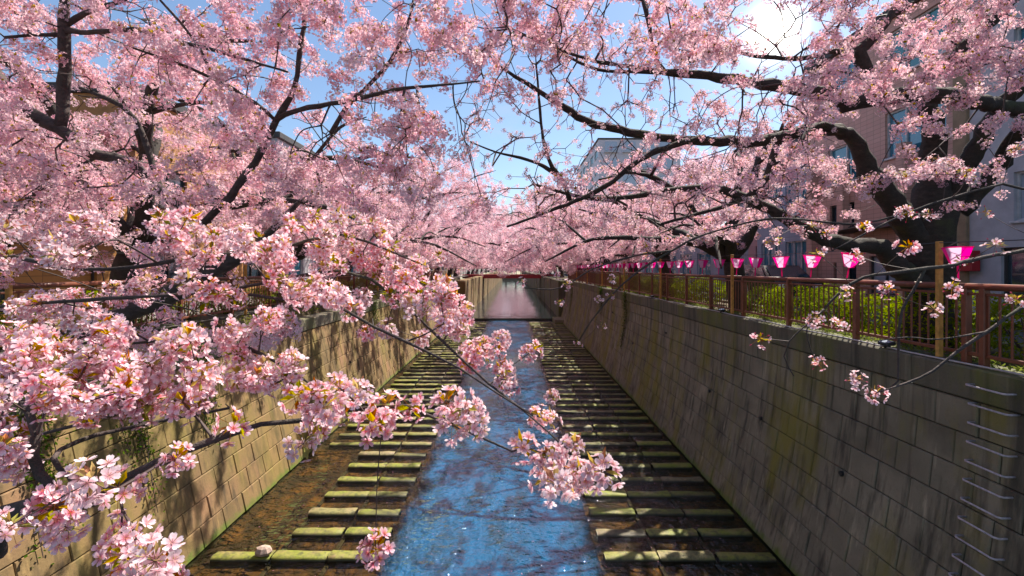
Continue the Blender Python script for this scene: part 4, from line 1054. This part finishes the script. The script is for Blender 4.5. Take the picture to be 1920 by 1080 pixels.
# ---- the near tree of the shaded bank: slim sprigs hanging into view from beside the bridge
rs=np.random.RandomState(2)
tb2=np.array((8.2,1.8,GR)); fork=(7.0,2.2,6.0)
rl=[catmull([(*tb2,.3),(7.8,1.9,5.3,.26),(*fork,.22)],.2),
 root_limb([(2120,420,2.7,14),(1990,455,2.5,9),(1920,470,2.4,8),(1850,480,2.35,8),(1790,497,2.3,7.5),(1740,503,2.3,7),(1690,510,2.3,7),(1620,520,2.3,6),(1575,548,2.3,5),(1545,580,2.3,4)],.05,step=.05),
 pix_limb([(1735,504,2.3,5.5),(1712,545,2.3,5.5),(1692,580,2.3,5),(1686,620,2.3,5),(1684,680,2.3,4),(1684,715,2.3,3),(1660,735,2.3,3)],.05),
 root_limb([(2100,500,2.5,11),(1980,545,2.3,7),(1910,580,2.2,6),(1850,622,2.2,5.5),(1790,662,2.2,5),(1750,695,2.2,4.5),(1700,718,2.2,4),(1645,736,2.2,2.5)],.04,step=.05),
 pix_limb([(1850,622,2.2,4),(1760,636,2.2,3),(1700,632,2.2,2.5),(1640,640,2.2,2)],.05),
 pix_limb([(1545,580,2.3,4),(1520,602,2.3,3),(1480,640,2.3,2.5),(1470,668,2.3,2.2),(1488,705,2.3,2)],.04),
 pix_limb([(1520,602,2.3,3),(1512,620,2.3,2.5),(1520,655,2.3,2.2),(1528,672,2.3,2)],.04),
 root_limb([(2080,330,3.4,10),(1960,360,3.2,5),(1880,345,3.2,4.5),(1820,360,3.2,4),(1700,400,3.2,3.5),(1560,470,3.2,3)],.05),
 pix_limb([(1700,400,3.2,4),(1600,420,3.3,4),(1450,410,3.5,4),(1320,440,3.6,4),(1260,470,3.7,4),(1210,500,3.7,4),(1160,540,3.7,3),(1110,600,3.7,3),(1085,640,3.7,2.4)],.06),
 pix_limb([(1260,470,3.7,4),(1190,480,3.8,4),(1110,505,3.9,3),(1050,540,3.9,2.5),(985,540,3.9,2)],.06),
]
SP=[(1535,475,24,14,2.3),(1720,458,32,18,2.1),(1585,540,20,14,2.3),(1668,535,26,14,2.3),(1520,593,16,11,2.3),(1568,614,20,11,2.3),(1530,683,20,10,2.3),(1418,633,13,8,2.4),(1601,707,9,6,2.3),(1638,737,9,4,2.3),(1792,540,20,11,2.3),(1765,580,20,14,2.3),(1903,570,18,14,2.1),(1875,468,32,10,2.2),(1795,492,18,8,2.3),
 (1130,558,12,8,3.6),(1075,536,12,8,3.7),(1125,607,11,8,3.7),(1053,566,11,8,3.8),(1077,640,11,8,3.7),(977,535,12,8,3.8),(1142,550,14,8,3.6),(1050,515,20,8,3.7),(1160,520,20,8,3.7),(1210,470,30,14,3.6),(1720,400,30,20,3.0),(1820,330,30,18,3.0),(1890,290,26,16,3.0),(1700,330,26,16,3.2),(1600,480,14,8,2.6),(1540,430,30,14,3.1),(1870,400,30,9,2.8),(1620,420,26,12,3.0),(1440,450,26,14,3.2),(1770,300,26,12,3.1)]
sp=masses(rs,SP,1.25)
cherry('near cherry tree of the shaded bank, thin sprigs hanging over the lantern railing',tb2,rl,[(sp,'sprig',.85,1.2)],2,tip=.0017,seg=.05,barkm=M['bark_pale'],bend=.3)

# ---- the large tree behind the railing
rs=np.random.RandomState(3)
tb3=np.array((7.35,8.3,GR)); 
bl=[catmull([(7.35,8.3,GR-.1,.46),(7.33,8.3,GR+.4,.37),(*P(1745,520,8.25),.37),(*P(1738,460,8.2),.42),(*P(1742,410,8.15),.36),(*P(1752,340,8.0),.24),(*P(1748,260,7.8),.17),(*P(1740,190,7.5),.14)],.15),
 pix_limb([(1738,470,8.2,52),(1705,425,8.0,44),(1672,375,7.8,40),(1640,330,7.7,40),(1612,290,7.6,30),(1590,250,7.5,24),(1520,243,7.3,22),(1430,264,7.1,20),(1350,265,6.9,19),(1280,262,6.8,17),(1180,248,6.7,15),(1100,228,6.6,14),(1040,190,6.5,11),(985,155,6.4,8),(930,120,6.4,5)]),
 pix_limb([(1745,545,8.2,46),(1695,510,8.0,40),(1665,475,7.9,34),(1640,462,7.8,30),(1600,461,7.7,27),(1560,450,7.6,25),(1512,433,7.5,26),(1467,405,7.4,22),(1420,380,7.3,18),(1350,356,7.2,15),(1280,355,7.1,12),(1200,366,7.0,11),(1130,373,6.9,9),(1060,362,6.8,7),(1000,345,6.7,5)]),
 pix_limb([(1755,430,8.15,56),(1785,370,8.0,42),(1810,310,7.8,36),(1840,260,7.6,32),(1880,200,7.3,28),(1930,140,7.0,24),(2000,50,6.8,20)]),
 pix_limb([(1960,215,7.0,30),(1900,205,6.7,26),(1840,195,6.5,26),(1780,180,6.4,30),(1700,178,6.3,30),(1640,187,6.2,26),(1590,197,6.2,28),(1562,178,6.1,24),(1480,165,6.0,22),(1400,152,5.9,19),(1330,142,5.8,16),(1285,138,5.8,14),(1245,135,5.8,12),(1225,95,5.8,9),(1218,50,5.8,8),(1205,0,5.8,6)]),
 pix_limb([(1960,215,7.0,24),(1900,260,7.4,25),(1860,330,7.8,27),(1800,395,8.05,32)]),
 pix_limb([(1700,178,6.3,26),(1740,145,6.2,24),(1790,105,6.1,22),(1840,55,6.0,22),(1895,5,5.9,20),(1950,-60,5.8,14)]),
 pix_limb([(1660,182,6.2,18),(1620,125,6.3,26),(1610,100,6.3,24),(1640,70,6.3,16),(1680,10,6.3,12),(1700,-60,6.3,9)]),
 pix_limb([(1610,105,6.3,16),(1560,95,6.2,10),(1500,110,6.1,9),(1420,105,6.0,7),(1350,90,5.9,6)]),
 pix_limb([(1245,135,5.8,9),(1180,125,5.7,7),(1100,110,5.6,6),(1030,85,5.5,5),(950,50,5.5,4)],.1),
 pix_limb([(1285,138,5.8,8),(1200,135,5.9,7),(1120,130,6.0,6),(1040,95,6.0,5)],.1),
 pix_limb([(1480,300,6.6,11),(1440,335,6.6,10),(1400,370,6.6,9),(1330,395,6.6,7),(1240,420,6.5,5)],.1),
 pix_limb([(1590,250,7.5,14),(1530,235,7.0,12),(1480,300,6.6,10)],.1),
 pix_limb([(1050,330,6.6,7),(1035,312,6.6,8),(1018,260,6.5,6),(1012,200,6.5,5),(1005,120,6.5,4)],.1),
 pix_limb([(1068,375,6.8,9),(1055,340,6.7,9),(1030,318,6.6,8),(990,300,6.5,6),(930,285,6.5,4),(880,265,6.5,3)],.1),
 pix_limb([(1320,258,6.8,12),(1270,270,6.7,11),(1200,300,6.6,10),(1150,340,6.6,9),(1090,372,6.6,8),(1020,400,6.6,6),(950,425,6.6,4)],.1),
]
def keep_r(x,y):
    k=1.0
    if x<1320 and 105<y<335: k=.30
    elif x<1320: k=1.0 if y<105 else .85
    elif 1320<=x<1480 and y<330: k=.62
    if (x-1450)**2+(y-60)**2<70**2: k*=.35
    if 1590<x<1700 and 195<y<255: k*=.25
    if x>1540 and y>330: k*=.33
    if 1560<x<1720 and y>360: k*=.5
    if x>1790 and y>240: k*=.45
    return k
ru=sprays(region(rs,880,1960,-90,340,4.6,7.2,225,keep_r,thr=-.2),rs,5,.09)
bare=sprays(region(rs,870,1560,20,400,5.0,7.4,230,None,thr=-2),rs,7,.13,.6)
ru4=sprays(region(rs,1470,1940,-70,170,4.8,7.0,55,keep_r,thr=-.3),rs,5,.085)
ru3=sprays(region(rs,840,1360,-70,95,4.4,6.4,62,None,thr=-.3),rs,5,.08)
ru2=sprays(region(rs,1000,1930,300,450,6.0,8.4,75,keep_r,thr=-.1),rs,4,.09)
cherry('large dark cherry tree forking behind the railing before the pink tiled building',tb3,bl,[(np.vstack([ru,ru2,ru3,ru4]),'mid',.75,1.15),(bare[::2],'mid',.28,.6),(bare[1::2],None,1,1)],3,tip=.0027,seg=.12,bend=.08)

# ---- procedural trees along both banks
def wild_tree(side,seed,n,reach=6.8,height=6.6,kind='mid'):
    """local space: canal towards -x for side=+1; returns limbs, target points"""
    r=np.random.RandomState(seed); s=-side; limbs=[]; tg=[]
    h=r.uniform(1.5,2.0); lean=.35*s
    limbs.append(catmull([(0,0,-.15,.40),(lean*.3,0,.5,.31),(lean,r.uniform(-.15,.15),h,.30)],.25))
    top=np.array((lean,0,h)); m=8
    for k in range(m):
        if k<5: az=(-1.15+2.3*k/4+r.uniform(-.15,.15)); rr=reach*r.uniform(.78,1.05); zz=r.uniform(.55,.95)*height*(1-.2*abs(k-2)/2) if k%2 else r.uniform(1.2,2.8)
        else: az=math.pi+(-1.0+1.0*(k-5)+r.uniform(-.3,.3)); rr=reach*r.uniform(.45,.65); zz=height*r.uniform(.7,1.0)
        d=np.array((math.cos(az)*s,math.sin(az),0)); e=top+d*rr; e[2]=zz
        midp=top+d*rr*.45; midp[2]=h+(zz-h)*.62+.7+r.uniform(-.2,.4); q=top+d*rr*.18; q[2]=h+.55+.25*(zz-h)*.4
        side_v=np.array((-d[1],d[0],0))*r.uniform(-.6,.6)
        L=catmull([(*top,.19),(*q,.155),(*(midp+side_v),.095),(*(top+d*rr*.75+side_v*.6)[:2],(midp[2]+zz)/2+.35,.055),(*e,.02)],.22); limbs.append(L)
        for _ in range(3):
            i=r.randint(int(len(L)*.3),int(len(L)*.85)); a=L[i]; dd=d*r.uniform(.5,1.4)+np.array((-d[1],d[0],0))*r.choice([-1,1])*r.uniform(.8,1.6); e2=a[:3]+dd*r.uniform(.9,1.5)+np.array((0,0,r.uniform(-.5,1.1)))
            mid2=(a[:3]+e2)/2+np.array((0,0,.25)); limbs.append(catmull([(*a[:3],min(a[3]*.7,.06)),(*mid2,.035),(*e2,.012)],.2))
    for L in limbs[1:]:
        w=np.linspace(.25,1,len(L))
        per=int(n*len(L)/sum(len(q) for q in limbs[1:]))+1
        idx=(len(L)-1)*(r.rand(per)**.6); i0=idx.astype(int); p=L[i0,:3]+r.normal(0,1,(per,3))*np.array((.55,.55,.38)); p[:,2]-=np.abs(r.normal(0,.25,per)); tg.append(p)
    T=np.vstack(tg); T=T[T[:,2]>.75]; return limbs,T
def plant_wild(side,y,seed,n,kind,label,smin,smax,tip,seg,reach=6.8,height=6.6,x=None):
    limbs,T=wild_tree(side,seed,n if kind=='far' else n//4,reach,height,kind)
    if kind=='mid': T=sprays(T,np.random.RandomState(seed),4,.16)
    base=np.array((x if x is not None else (7.35 if side>0 else -8.9),y,GR if side>0 else GL))
    W=T+base if y>0 else T+np.array((7.35 if side>0 else -8.9,40,GR))
    u=960+W[:,0]/W[:,1]*FPX; v=HOR+(EYE-W[:,2])/W[:,1]*FPX
    k=np.ones(len(T),bool)
    k&=~((W[:,2]<5.15)&(np.abs(W[:,0]+.5)<5.2))         # nothing dips far into the canal
    if side>0: k&=~((W[:,2]<(6.45 if y>0 else 6.2))&(W[:,0]>(1.6 if y>0 else 4.4))&(W[:,0]<7.6))
    if side<0: k&=~((W[:,2]<5.75)&(W[:,0]<-4.8))
    T=T[k]
    return cherry(label,base,[np.hstack([L[:,:3]+base,L[:,3:]]) for L in limbs],[(T+base,kind,smin,smax)],seed,tip=tip,seg=seg)
plant_wild(1,15.0,41,1000,'mid','second dark cherry trunk along the shaded bank behind the lantern railing',1.3,2.0,.004,.22,6.6,6.2)
plant_wild(-1,10.5,42,1700,'mid','second cherry tree of the sunny bank in front of the timber house',1.1,1.8,.0035,.2,6.6,7.2)
plant_wild(-1,17.5,43,1500,'mid','third cherry tree of the sunny bank in front of the ochre flats',1.4,2.2,.004,.22,7.0,6.8)
plant_wild(1,21.8,44,1300,'far','third cherry tree along the shaded bank behind the lantern railing',.7,1.1,.005,.25,6.6,6.4)
plant_wild(-1,24.5,45,1300,'far','fourth cherry tree of the sunny bank before the grey flats',.7,1.15,.005,.25,7.2,6.8)
# far trees: copies of three kinds
def proto(side,seed): return plant_wild(side,0,seed,1500,'far','',.85,1.5,.006,.3,8.3,7.6,x=0)
protos={1:[proto(1,61),proto(1,62)],-1:[proto(-1,71),proto(-1,72)]}
used=set(); r=random.Random(6)
for side,ys in ((1,[28.5,35.5,43,51,60,70,80,93,105,119,135,152,170,190,212,235]),(-1,[31.5,39,47,55.5,65,76,94,106,120,136,153,171,191,213,236])):
    for i,y in enumerate(ys):
        p=protos[side][i%2]
        o=p if p.name not in used else copy_tree(p); used.add(p.name)
        o.location=((7.4 if side>0 else -8.9)+r.uniform(-.3,.3),y,GR if side>0 else GL); o.rotation_euler=(0,0,r.uniform(-.25,.25)); k=r.uniform(.92,1.12); o.scale=(k,k,k)
        near=i<4
        o['label']=('%s cherry tree along the %s bank toward the red bridge'%(ORD[i+(3 if side>0 else 4)],'shaded' if side>0 else 'sunny')) if near else ('distant cherry tree in the pink mass above the %s bank'%('shaded' if side>0 else 'sunny'))
        o['group']='cherry trees along the canal' if near else 'distant cherry trees above the %s bank'%('shaded' if side>0 else 'sunny')
for i,(x,y) in enumerate(((-9,264),(-3.5,268),(2,266),(7.5,263),(13,272),(-14,271))):
    o=copy_tree(protos[1 if x>0 else -1][i%2]); o.location=(x,y,4.2); o.scale=(1.5,1.5,1.6); o.rotation_euler=(0,0,i*1.1)
    o['label']='farthest cherry tree closing the view where the canal bends'; o['group']='cherry trees closing the view'
